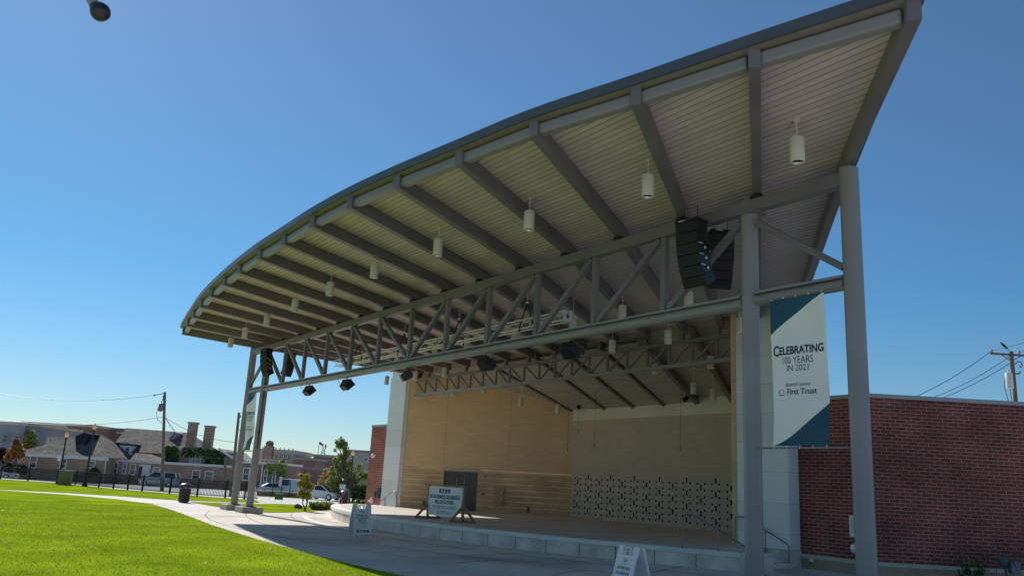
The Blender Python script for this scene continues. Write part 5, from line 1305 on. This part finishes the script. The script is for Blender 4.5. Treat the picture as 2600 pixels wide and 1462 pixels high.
# farther town
block('office_building', 'dark grey flat office building at the far left edge', -70, 66, 1076, 150, 20, M['bg_grey'], ((5,1100,24,1126), (33,1103,52,1122)), (.5, 'bg_tan'), .3, wm='bg_grey')
o, u0, u1, zt = block('arched_building', 'long beige building with arched openings beyond the ranch house', 55, 186, 1082, 190, 20, M['bg_beige'], (), (.8, 'bg_tan'))
for i, (xa, xb, yt, yb) in enumerate(((86,97,1089,1116), (103,124,1090,1122), (128,150,1094,1116))):
    vv = 189.8; c_ = at((xa+xb)/2, yt+(xb-xa)/2, vv); r_ = (xb-xa)/2*vv/FPX; zb_ = at((xa+xb)/2, yb, vv).z
    mb = MB(); mb.poly([V(c_.x+RT0.x*r_*math.cos(a), c_.y+RT0.y*r_*math.cos(a), c_.z+r_*math.sin(a)) for a in [PI*k/12 for k in range(13)]]+[V(c_.x-RT0.x*r_, c_.y-RT0.y*r_, zb_), V(c_.x+RT0.x*r_, c_.y+RT0.y*r_, zb_)]); mb.build('arch_window', M['glass'], o)
block('brick_block', 'flat roofed brown brick block behind the ranch house ridge', 172, 243, 1083, 175, 14, M['bg_brick2'], (), (.5, 'bg_tan'))
block('brick_block', 'low tan topped brick block left of the steep shingle roof', 236, 318, 1090, 182, 14, M['bg_brick2'], ((296,1096,312,1100),), (.4, 'bg_grey'))
block('brown_shed', 'small brown flat roofed building behind the ranch house left slope', 118, 168, 1108, 150, 8, M['bg_tan'], ((122,1113,134,1122), (136,1111,144,1121)), (.3, 'bg_grey'))
o, u0, u1, zt = block('commercial_block', 'ornate pale stone commercial block with a stepped cornice in the distance', 656, 748, 1152, 165, 14, M['bg_tan'], (), (.9, 'bg_beige'))
for k in range(8):
    xa = 664+k*11; ua, ub = uz(xa, 1160, 165)[0], uz(xa+2.6, 1160, 165)[0]
    mb = MB(); mb.hexa([bpt(ua, 164.7, -.7), bpt(ub, 164.7, -.7), bpt(ub, 165, -.7), bpt(ua, 165, -.7)], [bpt(ua, 164.7, zt+1.2), bpt(ub, 164.7, zt+1.2), bpt(ub, 165, zt+1.2), bpt(ua, 165, zt+1.2)]); mb.build('pilaster', M['bg_beige'], o)
mb = MB()
for yy in (1170, 1182): 
    z_ = uz(700, yy, 165)[1]; mb.hexa([bpt(u0, 164.8, z_), bpt(u1, 164.8, z_), bpt(u1, 165, z_), bpt(u0, 165, z_)], [bpt(u0, 164.8, z_+.35), bpt(u1, 164.8, z_+.35), bpt(u1, 165, z_+.35), bpt(u0, 165, z_+.35)])
mb.build('string_course', M['bg_beige'], o)
q_ = at(682, 1150, 163); mb = MB(); mb.box(q_+V(0, 0, .3), (1.6, 1.6, 2.2), rzc); ch = mb.build('chimney', M['bg_brick'], o); mb = MB(); mb.blob(q_+V(0, 0, 1.8), (.8, .8, .6), 8, 0, .2, 3); mb.build('urn', M['bg_brick2'], ch)
block('dark_block', 'dark brown flat block right of the ornate commercial block', 746, 800, 1168, 158, 10, M['bg_brick2'], ((757,1161,775,1167),), (.5, 'bg_grey'))
block('low_brick_row', 'low brown brick row behind the parked cars', 728, 840, 1192, 140, 10, M['bg_brick2'], (), (.4, 'bg_grey'))
o, *_ = block('brick_tower_block', 'brick block with tall parapet left of the green tree', 796, 850, 1160, 170, 10, M['bg_brick'], ((792,1178,802,1190),), (.5, 'bg_tan'))
block('tan_building', 'tan flat roofed building behind the bushes near the brick wall', 880, 945, 1148, 150, 12, M['bg_tan'], ((921,1160,936,1172),), (.4, 'bg_grey'))
# low wall with railing at the parking lot
v = 98
u0, u1 = uz(652, 1250, v)[0], uz(792, 1256, v)[0]; z_ = uz(720, 1249.5, v)[1]
o = thing('low_brick_wall', 'low brick retaining wall with railing posts at the parking lot', 'retaining wall', bpt(u0, v, -.7))
mb = MB(); mb.hexa([bpt(u0, v, -.8), bpt(u1, v, -.8), bpt(u1, v+.3, -.8), bpt(u0, v+.3, -.8)], [bpt(u0, v, z_), bpt(u1, v, z_), bpt(u1, v+.3, z_), bpt(u0, v+.3, z_)]); mb.build('wall', M['bg_brick2'], o)
mb = MB(); mb.hexa([bpt(u0, v-.05, z_), bpt(u1, v-.05, z_), bpt(u1, v+.35, z_), bpt(u0, v+.35, z_)], [bpt(u0, v-.05, z_+.12), bpt(u1, v-.05, z_+.12), bpt(u1, v+.35, z_+.12), bpt(u0, v+.35, z_+.12)]); mb.build('coping', M['offwhite'], o)
for x in (691, 714, 735):
    q_ = at(x, 1250, v-.1); mb = MB(); mb.tube(V(q_.x, q_.y, -.7), V(q_.x, q_.y, 1.0), .05, 6); mb.build('post', M['black'], o)
q_ = at(712, 1222, v+.5); mb = MB(); mb.box(q_, (6.5*v/FPX, .04, 24*v/FPX), rzc); tag(mb.build('sign_board', M['offwhite'], org=q_), 'narrow white upright sign board beside the silver cargo van', 'sign')
SUN_E, SKY_S, AIR, DUST, OZ = 5.0, .103, 1.0, .1, 2.5
TINT0, TINT, TINT1 = (.62, .71, .82), (.42, .765, .92), (.32, .78, .97)
SKY_ROT = lambda az: az
# ------------------------------------------------------------------ vehicles
def vehicle(name, label, cat, pos, rz, paint, L, W, body, gh, wheels, wr=.32, tail=True, sides=True, scale=1.0):
    """body: (x, z low, z belt, half width) stations nose to tail; gh: windshield foot, roof front, roof rear, rear glass foot as (x, z)"""
    o = thing(name, label, cat, pos, None, rz); o['_local'] = 1
    o.scale = (scale,)*3
    mb = MB(); rings = []
    for x, zl, zb_, w in body: rings.append([V(x, -w*.92, zl), V(x, -w, zl+.18), V(x, -w, (zl+zb_)/2+.1), V(x, -w*.93, zb_), V(x, w*.93, zb_), V(x, w, (zl+zb_)/2+.1), V(x, w, zl+.18), V(x, w*.92, zl)])
    i0 = 0
    for r in rings: mb.v += r
    for k in range(len(rings)-1):
        for j in range(8):
            j2 = (j+1) % 8; mb.f.append((k*8+j, k*8+j2, (k+1)*8+j2, (k+1)*8+j)); mb.m.append(0)
    mb.f.append(tuple(range(8))); mb.m.append(0); e = (len(rings)-1)*8; mb.f.append(tuple(range(e+7, e-1, -1))); mb.m.append(0)
    mb.build('body', paint, o, smooth=True, autosm=35)
    (xa, za), (xb, zb2), (xc_, zc2), (xd, zd) = gh; wb, wt = W/2*.92, W/2*.74
    mb = MB(); t_ = .05
    mb.hexa([V(xb, -wt, zb2-t_), V(xb, wt, zb2-t_), V(xc_, wt, zc2-t_), V(xc_, -wt, zc2-t_)], [V(xb-.05, -wt*.93, zb2), V(xb-.05, wt*.93, zb2), V(xc_+.05, wt*.93, zc2), V(xc_+.05, -wt*.93, zc2)])
    for s_ in (-1, 1):
        mb.bar((xa, s_*wb, za), (xb, s_*wt, zb2-.03), .07, .06); mb.bar((xd, s_*wb, zd), (xc_, s_*wt, zc2-.03), .12, .09)
        xm = (xb+xc_)/2-.05; mb.bar((xm, s_*(wb+.005), (za+zd)/2), (xm, s_*(wt+.01), zb2-.03), .08, .05)
        if not sides: 
            mb.poly([V(xm, s_*(wb+.004), (za+zd)/2), V(xd, s_*(wb+.004), zd), V(xc_, s_*(wt+.004), zc2-.02), V(xm, s_*(wt+.004), zb2-.02)])
    mb.build('roof', paint, o)
    mb = MB(); mb.poly([V(xa, -wb, za), V(xa, wb, za), V(xb, wt, zb2-.02), V(xb, -wt, zb2-.02)]); mb.build('windshield', M['glass_dk'], o)
    mb = MB(); mb.poly([V(xd, -wb, zd), V(xc_, -wt, zc2-.02), V(xc_, wt, zc2-.02), V(xd, wb, zd)]); mb.build('rear_window', M['glass_dk'], o)
    for s_ in (-1, 1):
        mb = MB(); mb.poly([V(xa, s_*wb, za), V(xd, s_*wb, zd), V(xc_, s_*wt, zc2-.02), V(xb, s_*wt, zb2-.02)][::s_]); mb.build('side_window', M['glass_dk'], o)
    for x in wheels:
        for s_ in (-1, 1):
            mb = MB(); mb.tube((x, s_*(W/2-.20), wr), (x, s_*(W/2+.015), wr), wr, 18); wh = mb.build('wheel', M['tyre'], o)
            mb = MB(); mb.lathe([(0, .012), (.06, .012), (wr*.62, .004), (wr*.64, 0)], (x, s_*(W/2+.016), wr), 14, axis=V(0, s_, 0)); mb.build('rim', M['alu'], wh)
    x0, zl, zb_, w = body[0]; x9, zl9, zb9, w9 = body[-1]
    for s_ in (-1, 1):
        mb = MB(); mb.box((x0-.03*(1 if x0 > 0 else -1), s_*w*.72, zb_-.08), (.14, w*.45, .14)); mb.build('headlight', M['chrome'], o)
        mb = MB(); mb.box((x9+.02, s_*w9*.84, zb9-.1 if not tail else zb9-.14), (.10, w9*.28, .22)); mb.build('tail_light', M['tail'], o)
    mb = MB(); mb.box((x0+.0, 0, zl+.16), (.06, w*1.5, .14)); mb.build('grille', M['black'], o)
    mb = MB(); mb.box((x9-.01, 0, zb9-.32), (.02, .5, .12)); mb.build('number_plate', M['white'], o)
    return o
M['tail'] = mat('tail_light_red', (.35, .015, .015), .3)
M['p_white'] = mat('car_white', (.72, .73, .74), .25, 0, .03); M['p_silver'] = mat('car_silver', (.52, .54, .58), .28, .3, .03); M['p_pale'] = mat('car_pale_silver', (.60, .61, .62), .28, .2, .03)
def vp(px, py): 
    q_ = on_t(px, py); q_.z = terr(q_.x, q_.y); return q_
rr = math.atan2(RT0.y, RT0.x)
sed_b = [(2.28,.28,.62,.66),(2.1,.2,.72,.82),(1.2,.18,.86,.9),(.6,.18,.93,.91),(-1.2,.18,.97,.91),(-1.9,.2,.98,.86),(-2.28,.3,.92,.74)]
sed_g = [(1.0,.92),(.2,1.42),(-.95,1.42),(-1.75,.99)]
hat_b = [(2.0,.28,.62,.66),(1.85,.2,.74,.82),(1.15,.18,.9,.88),(.6,.18,.97,.89),(-1.5,.18,1.02,.89),(-1.95,.25,1.0,.8)]
hat_g = [(1.05,.95),(.15,1.49),(-1.35,1.46),(-1.93,1.03)]
van_b = [(2.4,.3,.8,.72),(2.25,.22,.92,.88),(1.5,.2,1.08,.97),(1.1,.2,1.14,.97),(-2.2,.2,1.16,.97),(-2.4,.3,1.12,.92)]
van_g = [(1.5,1.10),(.65,1.85),(-2.15,1.85),(-2.42,1.15)]
car_b = [(2.3,.3,.85,.74),(2.15,.22,1.0,.9),(1.4,.2,1.2,.98),(-2.4,.2,1.25,.98),(-2.5,.25,1.2,.95)]
car_g = [(1.75,1.14),(1.0,2.0),(-2.35,2.0),(-2.5,1.22)]
P_ = vp(402, 1234); vehicle('minivan', 'pale silver minivan parked behind the fence by the utility pole', 'van', P_, rr+PI+.1, M['p_pale'], 4.8, 1.94, van_b, van_g, (1.5, -1.5), .34, scale=1.04)
B_ = vp(706, 1262); v = 104
def flat(px, py, v): q_ = at(px, py, v); q_.z = -.7; return q_
vehicle('sedan', 'silver sedan seen from its rear quarter left of the cargo van', 'car', flat(695, 1247, 104), rr+.55, M['p_silver'], 4.6, 1.82, sed_b, sed_g, (1.4, -1.4), .33)
vehicle('cargo_van', 'silver cargo van parked between the sedan and the yellow sapling', 'van', flat(735, 1247, 104), rr+PI-.55, M['p_silver'], 4.8, 1.96, car_b, car_g, (1.5, -1.5), .34, sides=False)
vehicle('hatchback', 'small white hatchback parked behind the yellow sapling facing right', 'car', vp(819, 1268), rr-.35, M['p_white'], 4.0, 1.78, hat_b, hat_g, (1.25, -1.3), .32, scale=1.05)
vehicle('sedan', 'white car roof showing behind the small white hatchback', 'car', flat(812, 1252, 108), rr+.1, M['p_white'], 4.6, 1.82, sed_b, sed_g, (1.4, -1.4), .33)
vehicle('sedan', 'white sedan cut by the left picture edge behind the fence', 'car', flat(-4, 1204, 110), rr+.1, M['p_white'], 4.6, 1.82, sed_b, sed_g, (1.4, -1.4), .33)
# ------------------------------------------------------------------ utility poles and wires
def cat_(a, b, sag, n=14):
    return [a.lerp(b, k/n)-V(0, 0, sag*4*(k/n)*(1-k/n)) for k in range(n+1)]
def wire(label, a, b, sag, r=.014):
    mb = MB(); mb.path(cat_(Vector(a), Vector(b), sag), r, 5); return tag(mb.build('power_line', M['black'], org=a), label, 'wire')
v = 86; B = at(412, 1244, v); B.z = terr(B.x, B.y); T = at(418.5, 995, v)
p1 = thing('utility_pole', 'grey wooden utility pole with transformer standing before the silver minivan', 'utility pole', B)
mb = MB(); mb.path([B, T], [.17, .13], 10); mb.build('pole', M['poleb'], p1, smooth=True)
q_ = at(408, 1034, v-.3); mb = MB(); mb.lathe([(0, -.42), (.2, -.4), (.23, -.3), (.23, .3), (.2, .4), (.05, .45), (.04, .6), (0, .6)], q_, 14); tf = mb.build('transformer', mat('transformer_grey', (.16, .16, .165), .5, .2, .1), p1, smooth=True)
mb = MB(); mb.path([q_+V(0, 0, .55), q_+V(.1, .1, .9), q_+V(.0, .1, 1.1)], .05, 6); mb.build('bushing', M['black'], tf)
mb = MB(); mb.path([q_+V(-.1, -.15, .3), q_+V(-.2, -.3, -.6), q_+V(-.05, -.1, -1.3), q_+V(.2, .3, -1.6)], .025, 5); mb.path([T-V(0, 0, .2), q_+V(0, 0, 1.1)], .02, 5); mb.build('drop_cable', M['black'], p1)
ins = at(392, 1003, v); mb = MB(); mb.tube(T-V(0, 0, .1), ins, .035, 6); mb.lathe([(.03, -.1), (.09, -.05), (.05, 0), (.09, .05), (.03, .1)], ins, 8); mb.build('insulator', M['black'], p1)
wire('upper power line running left from the transformer pole', ins, at(-60, 987, v+6), .9, .022)
wire('lower power line running left from the transformer pole', at(416, 1057, v), at(-60, 1052, v+6), 1.0, .026)
v2 = 78; B2 = at(585, 1262, v2); B2.z = terr(B2.x, B2.y); T2 = at(607, 1047, v2)
p2 = thing('utility_pole', 'dark wooden utility pole just left of the left columns', 'utility pole', B2)
mb = MB(); mb.path([B2, T2], [.16, .12], 10); mb.build('pole', M['poleb'], p2, smooth=True)
q_ = at(611, 1058, v2); mb = MB(); mb.path([at(606, 1058, v2), q_, q_+V(0, 0, .15)], .05, 6); mb.build('bracket', M['black'], p2)
mb = MB(); mb.tube(at(573, 1160, v2), at(569, 1228, v2), .14, 8); mb.build('riser_guard', M['poleb'], p2)
wire('service wire from the transformer pole to the left pole', at(421, 1060, v), at(598, 1122, v2), .5, .02)
wire('service wire drooping from the transformer pole to the ivy roof', at(421, 1061, v), at(552, 1162, 118), 1.2, .03)
wire('short wire from the transformer pole to the shingle roof', at(421, 1060, v), at(443, 1092, 132), .3, .02)
wire('wire running right from the left pole behind the columns', at(607, 1090, v2), at(680, 1150, 150), .3, .02)
v3 = 52; T3 = at(2567, 892, v3); B3 = V(T3.x, T3.y, -.3)
p3 = thing('utility_pole', 'weathered power pole with crossarm and white transformer behind the right brick wall', 'utility pole', B3)
mb = MB(); mb.path([B3, T3], [.17, .13], 12); mb.build('pole', M['poleb'], p3, smooth=True)
ca, cb = at(2514, 897, v3), at(2640, 905, v3); mb = MB(); mb.bar(ca, cb, .1, .13); mb.build('crossarm', M['poleb'], p3)
mb = MB(); mb.bar(at(2542, 900, v3), at(2567, 916, v3), .03, .05); mb.bar(at(2594, 903, v3), at(2569, 916, v3), .03, .05); mb.build('arm_brace', M['doorpaint'], p3)
mb = MB()
for px, py in ((2518, 891), (2588, 894), (2634, 899)): mb.lathe([(.04, -.12), (.09, -.06), (.05, -.02), (.1, .03), (.07, .1), (0, .13)], at(px, py, v3), 10)
mb.build('insulator', mat('porcelain', (.35, .30, .30), .3), p3)
q_ = at(2562.5, 966, v3-.45); mb = MB(); mb.lathe([(0, -.52), (.2, -.5), (.22, -.42), (.22, .42), (.2, .5), (.05, .54), (.05, .7), (0, .7)], q_, 14); tf = mb.build('transformer', M['offwhite'], p3, smooth=True)
mb = MB(); mb.path([q_+V(-.15, -.1, .4), q_+V(-.25, -.15, -.4), q_+V(-.1, 0, -1.6), q_+V(0, 0, -2.2)], .022, 5); mb.path([q_+V(0, 0, -.5), q_+V(.05, .1, -2)], .02, 5); mb.build('drop_cable', M['black'], p3)
q_ = at(2592, 925, v3); mb = MB(); mb.path([at(2570, 924, v3), at(2580, 923, v3), at(2584, 917, v3), at(2592, 919, v3), at(2596, 928, v3), at(2592, 932, v3), at(2588, 928, v3)], .035, 6)
mb.path([at(2572, 949, v3), at(2588, 948, v3), at(2590, 942, v3)], .05, 6); mb.build('cutout_fuse', M['black'], p3)
wire('uppermost power line sloping down left from the right pole crossarm', at(2518, 890, v3), at(2300, 1017, v3+3), .25, .02)
wire('middle power line sloping down left from the right pole', at(2566, 903, v3), at(2330, 1022, v3+3), .3, .02)
wire('lowest power line sloping down left from the right pole', at(2567, 920, v3), at(2360, 1022, v3+3), .2, .02)
wire('power line rising to the right from the crossarm insulator', at(2518, 890, v3), at(2680, 846, v3-6), .05, .02)
wire('power line rising right from the middle insulator of the right pole', at(2588, 893, v3), at(2700, 868, v3-6), .05, .02)
# black bird on the wire
q_ = at(2549, 877, v3-.9)
bd = thing('bird', 'small black bird perched on the wire above the right pole', 'bird', q_)
f_ = (-RT0*.72+V(0, 0, .66)).normalized(); mb = MB()
mb.path([q_-f_*.22+V(0,0,-.02), q_-f_*.12, q_, q_+f_*.1, q_+f_*.17, q_+f_*.22, q_+f_*.25, q_+f_*.30-RT0*.02], [.02, .055, .085, .08, .05, .055, .04, .006], 10); mb.build('body', M['black'], bd, smooth=True)
mb = MB(); mb.bar(q_-f_*.18, q_-f_*.42, .07, .018); mb.build('tail', M['black'], bd)
for s_ in (-1, 1):
    mb = MB(); mb.bar(q_+f_*.06+FH*.075*s_, q_-f_*.26+FH*.05*s_, .10, .02, up=FH); mb.build('wing', M['black'], bd)
    mb = MB(); mb.tube(q_-V(0, 0, .05)+FH*.03*s_, q_-V(0, 0, .15)+FH*.03*s_, .01, 5); mb.build('leg', M['black'], bd)
# flags far away
for i, (px, pt_, pb_, cols, lab) in enumerate(((811, 1120, 1165, True, 'distant flagpole flying a red white and blue flag left of the green tree'), (826, 1127, 1165, False, 'distant flagpole with a furled dark flag close to the green tree'))):
    v = 175; T_ = at(px, pt_, v); B_ = V(T_.x, T_.y, -.7); o = thing('flagpole', lab, 'flagpole', B_)
    mb = MB(); mb.path([B_, T_], [.12, .07], 8); mb.build('pole', M['offwhite'], o)
    mb = MB(); s_ = v/FPX; w, h_ = (11*s_, 7*s_) if cols else (3*s_, 9*s_)
    for r in range(7):
        for c in range(6):
            def q2(a, b): return T_+RT0*(w*a)+V(0, 0, -h_*b-w*a*.55)+FH*(.15*math.sin(7*a))
            mb.poly([q2(c/6, r/7), q2((c+1)/6, r/7), q2((c+1)/6, (r+1)/7), q2(c/6, (r+1)/7)], 0 if (c < 3 and r < 4) else (1 if r % 2 == 0 else 2))
    mb.build('flag', [mat('flag_navy', (.02, .03, .10), .8), mat('flag_red', (.35, .03, .04), .8) if cols else M['ink'], M['offwhite'] if cols else M['ink']], o)
o = thing('radio_mast', 'thin lattice antenna frame on the distant roofs beside the flags', 'antenna', flat(818, 1160, 172)); mb = MB()
for xa, ya, xb, yb in ((813, 1163, 820, 1134), (827, 1163, 820, 1134), (814, 1152, 826, 1146), (826, 1152, 814, 1146), (816, 1146, 824, 1140)): mb.tube(at(xa, ya, 172), at(xb, yb, 172), .07, 5)
mb.build('frame', M['offwhite'], o)
# gas meter on the right wall
q_ = on_y(2550, 1438, 0); v = 23.1
o = thing('gas_meter', 'grey gas meter and pipes on the right brick wall at the picture edge', 'gas meter', at(2550, 1455, v))
def gm(px, py, dv=0): return at(px, py, v-.25+dv)
mb = MB(); c_ = gm(2575, 1440); mb.box(c_, (.26, .2, .3), rzc); mb.tube(c_+V(0, 0, .1)-FH*.1, c_+V(0, 0, .1)-FH*.13, .08, 14); mt = mb.build('meter_body', mat('meter_grey', (.16, .17, .18), .5, .2, .1), o, bevel=.03)
mb = MB(); c_ = gm(2549, 1425); mb.lathe([(0, -.06), (.1, -.05), (.15, -.01), (.15, .01), (.1, .05), (0, .06)], c_, 16, axis=-FH); mb.build('regulator', M['doorpaint'], o, smooth=True)
mb = MB(); mb.path([gm(2530, 1480), gm(2531, 1412), gm(2552, 1411), gm(2566, 1412)], .022, 8); mb.path([gm(2552, 1425), gm(2557, 1480)], .03, 8); mb.path([gm(2575, 1425), gm(2574, 1408), gm(2640, 1409)], .03, 8); mb.build('pipes', M['doorpaint'], o)
# dark ball on the end of a grey arm at the upper left, carried by a mast outside the view
v = 6.0
c_ = at(254, 30, v); a0 = at(240, 14, v); a1 = at(213, -34, v); m1 = uv_world(-5.3, 6.4, 7.9); m0 = uv_world(-6.6, 7.0, 5.0); mz = uv_world(-6.8, 7.1, 0)
o = thing('ball_lamp', 'dark ball on the end of a grey arm hanging in at the upper left corner', 'lamp', mz)
ax = (c_-a1).normalized()
mb = MB(); mb.path([mz, m0, m0+V(0, 0, 1.2), m0.lerp(m1, .55)+V(0, 0, 1.1), a1+(a1-c_)*1.5+V(0, 0, .25), a1, a0], [.06, .06, .06, .05, .045, .042, .042], 14); mb.build('arm', M['steel_lt'], o, smooth=True)
mb = MB(); mb.lathe([(.044, -.062), (.064, -.045), (.078, -.008), (.078, .02), (.064, .052), (.035, .073), (0, .078)], c_+ax*.0, 24, axis=ax); mb.build('ball', mat('ball_black', (.02, .02, .026), .28, 0, .1), o, smooth=True)
for o_ in bpy.data.objects:
    if '_local' in o_: del o_['_local']

# ------------------------------------------------------------------ camera, sun, sky
cd = bpy.data.cameras.new('camera'); cam = bpy.data.objects.new('camera', cd); COL.objects.link(cam)
cd.sensor_width = 36; cd.lens = FPX/2600*36; cd.clip_end = 6000; cd.clip_start = .05
cam.matrix_world = Matrix(((RT.x, UP.x, -FW.x, CAM.x), (RT.y, UP.y, -FW.y, CAM.y), (RT.z, UP.z, -FW.z, CAM.z), (0, 0, 0, 1)))
sc.camera = cam
SUN_EL, SUN_AZ = math.radians(36.3), math.radians(-90.5)      # azimuth from +Y towards +X
sd = V(math.sin(SUN_AZ)*math.cos(SUN_EL), math.cos(SUN_AZ)*math.cos(SUN_EL), math.sin(SUN_EL))
sl = bpy.data.lights.new('sun', 'SUN'); sl.energy = SUN_E; sl.angle = math.radians(.53); sl.color = (1, .95, .87)
so = bpy.data.objects.new('sun', sl); COL.objects.link(so); so.rotation_euler = sd.to_track_quat('Z', 'Y').to_euler(); so.location = (0, 0, 60)
w = bpy.data.worlds.new('World'); sc.world = w; w.use_nodes = True
nt = w.node_tree; bg = nt.nodes['Background']
sky = nt.nodes.new('ShaderNodeTexSky'); sky.sky_type = 'NISHITA'; sky.sun_disc = False
sky.sun_elevation = SUN_EL; sky.sun_rotation = SKY_ROT(SUN_AZ); sky.altitude = 200; sky.air_density = AIR; sky.dust_density = DUST; sky.ozone_density = OZ
tint = nt.nodes.new('ShaderNodeMix'); tint.data_type = 'RGBA'; tint.blend_type = 'MULTIPLY'; tint.inputs['Factor'].default_value = 1
nt.links.new(sky.outputs[0], tint.inputs['A']); 
tcw = nt.nodes.new('ShaderNodeTexCoord'); sx = nt.nodes.new('ShaderNodeSeparateXYZ'); nt.links.new(tcw.outputs['Generated'], sx.inputs[0])
rw = nt.nodes.new('ShaderNodeValToRGB'); nt.links.new(sx.outputs['Z'], rw.inputs['Fac'])
for e_, (pos_, c_) in zip([rw.color_ramp.elements[0], rw.color_ramp.elements[1], rw.color_ramp.elements.new(.22)], ((0.0, TINT0), (.6, TINT1), (.22, TINT))): e_.position = pos_; e_.color = (*c_, 1)
nt.links.new(rw.outputs['Color'], tint.inputs['B']); nt.links.new(tint.outputs['Result'], bg.inputs['Color']); bg.inputs['Strength'].default_value = SKY_S
sc.view_settings.view_transform = 'Standard'; sc.view_settings.look = 'None'; sc.view_settings.exposure = 0; sc.view_settings.gamma = 1
sc.render.engine = 'CYCLES'; sc.cycles.max_bounces = 10; sc.cycles.diffuse_bounces = 8; sc.cycles.use_denoising = True
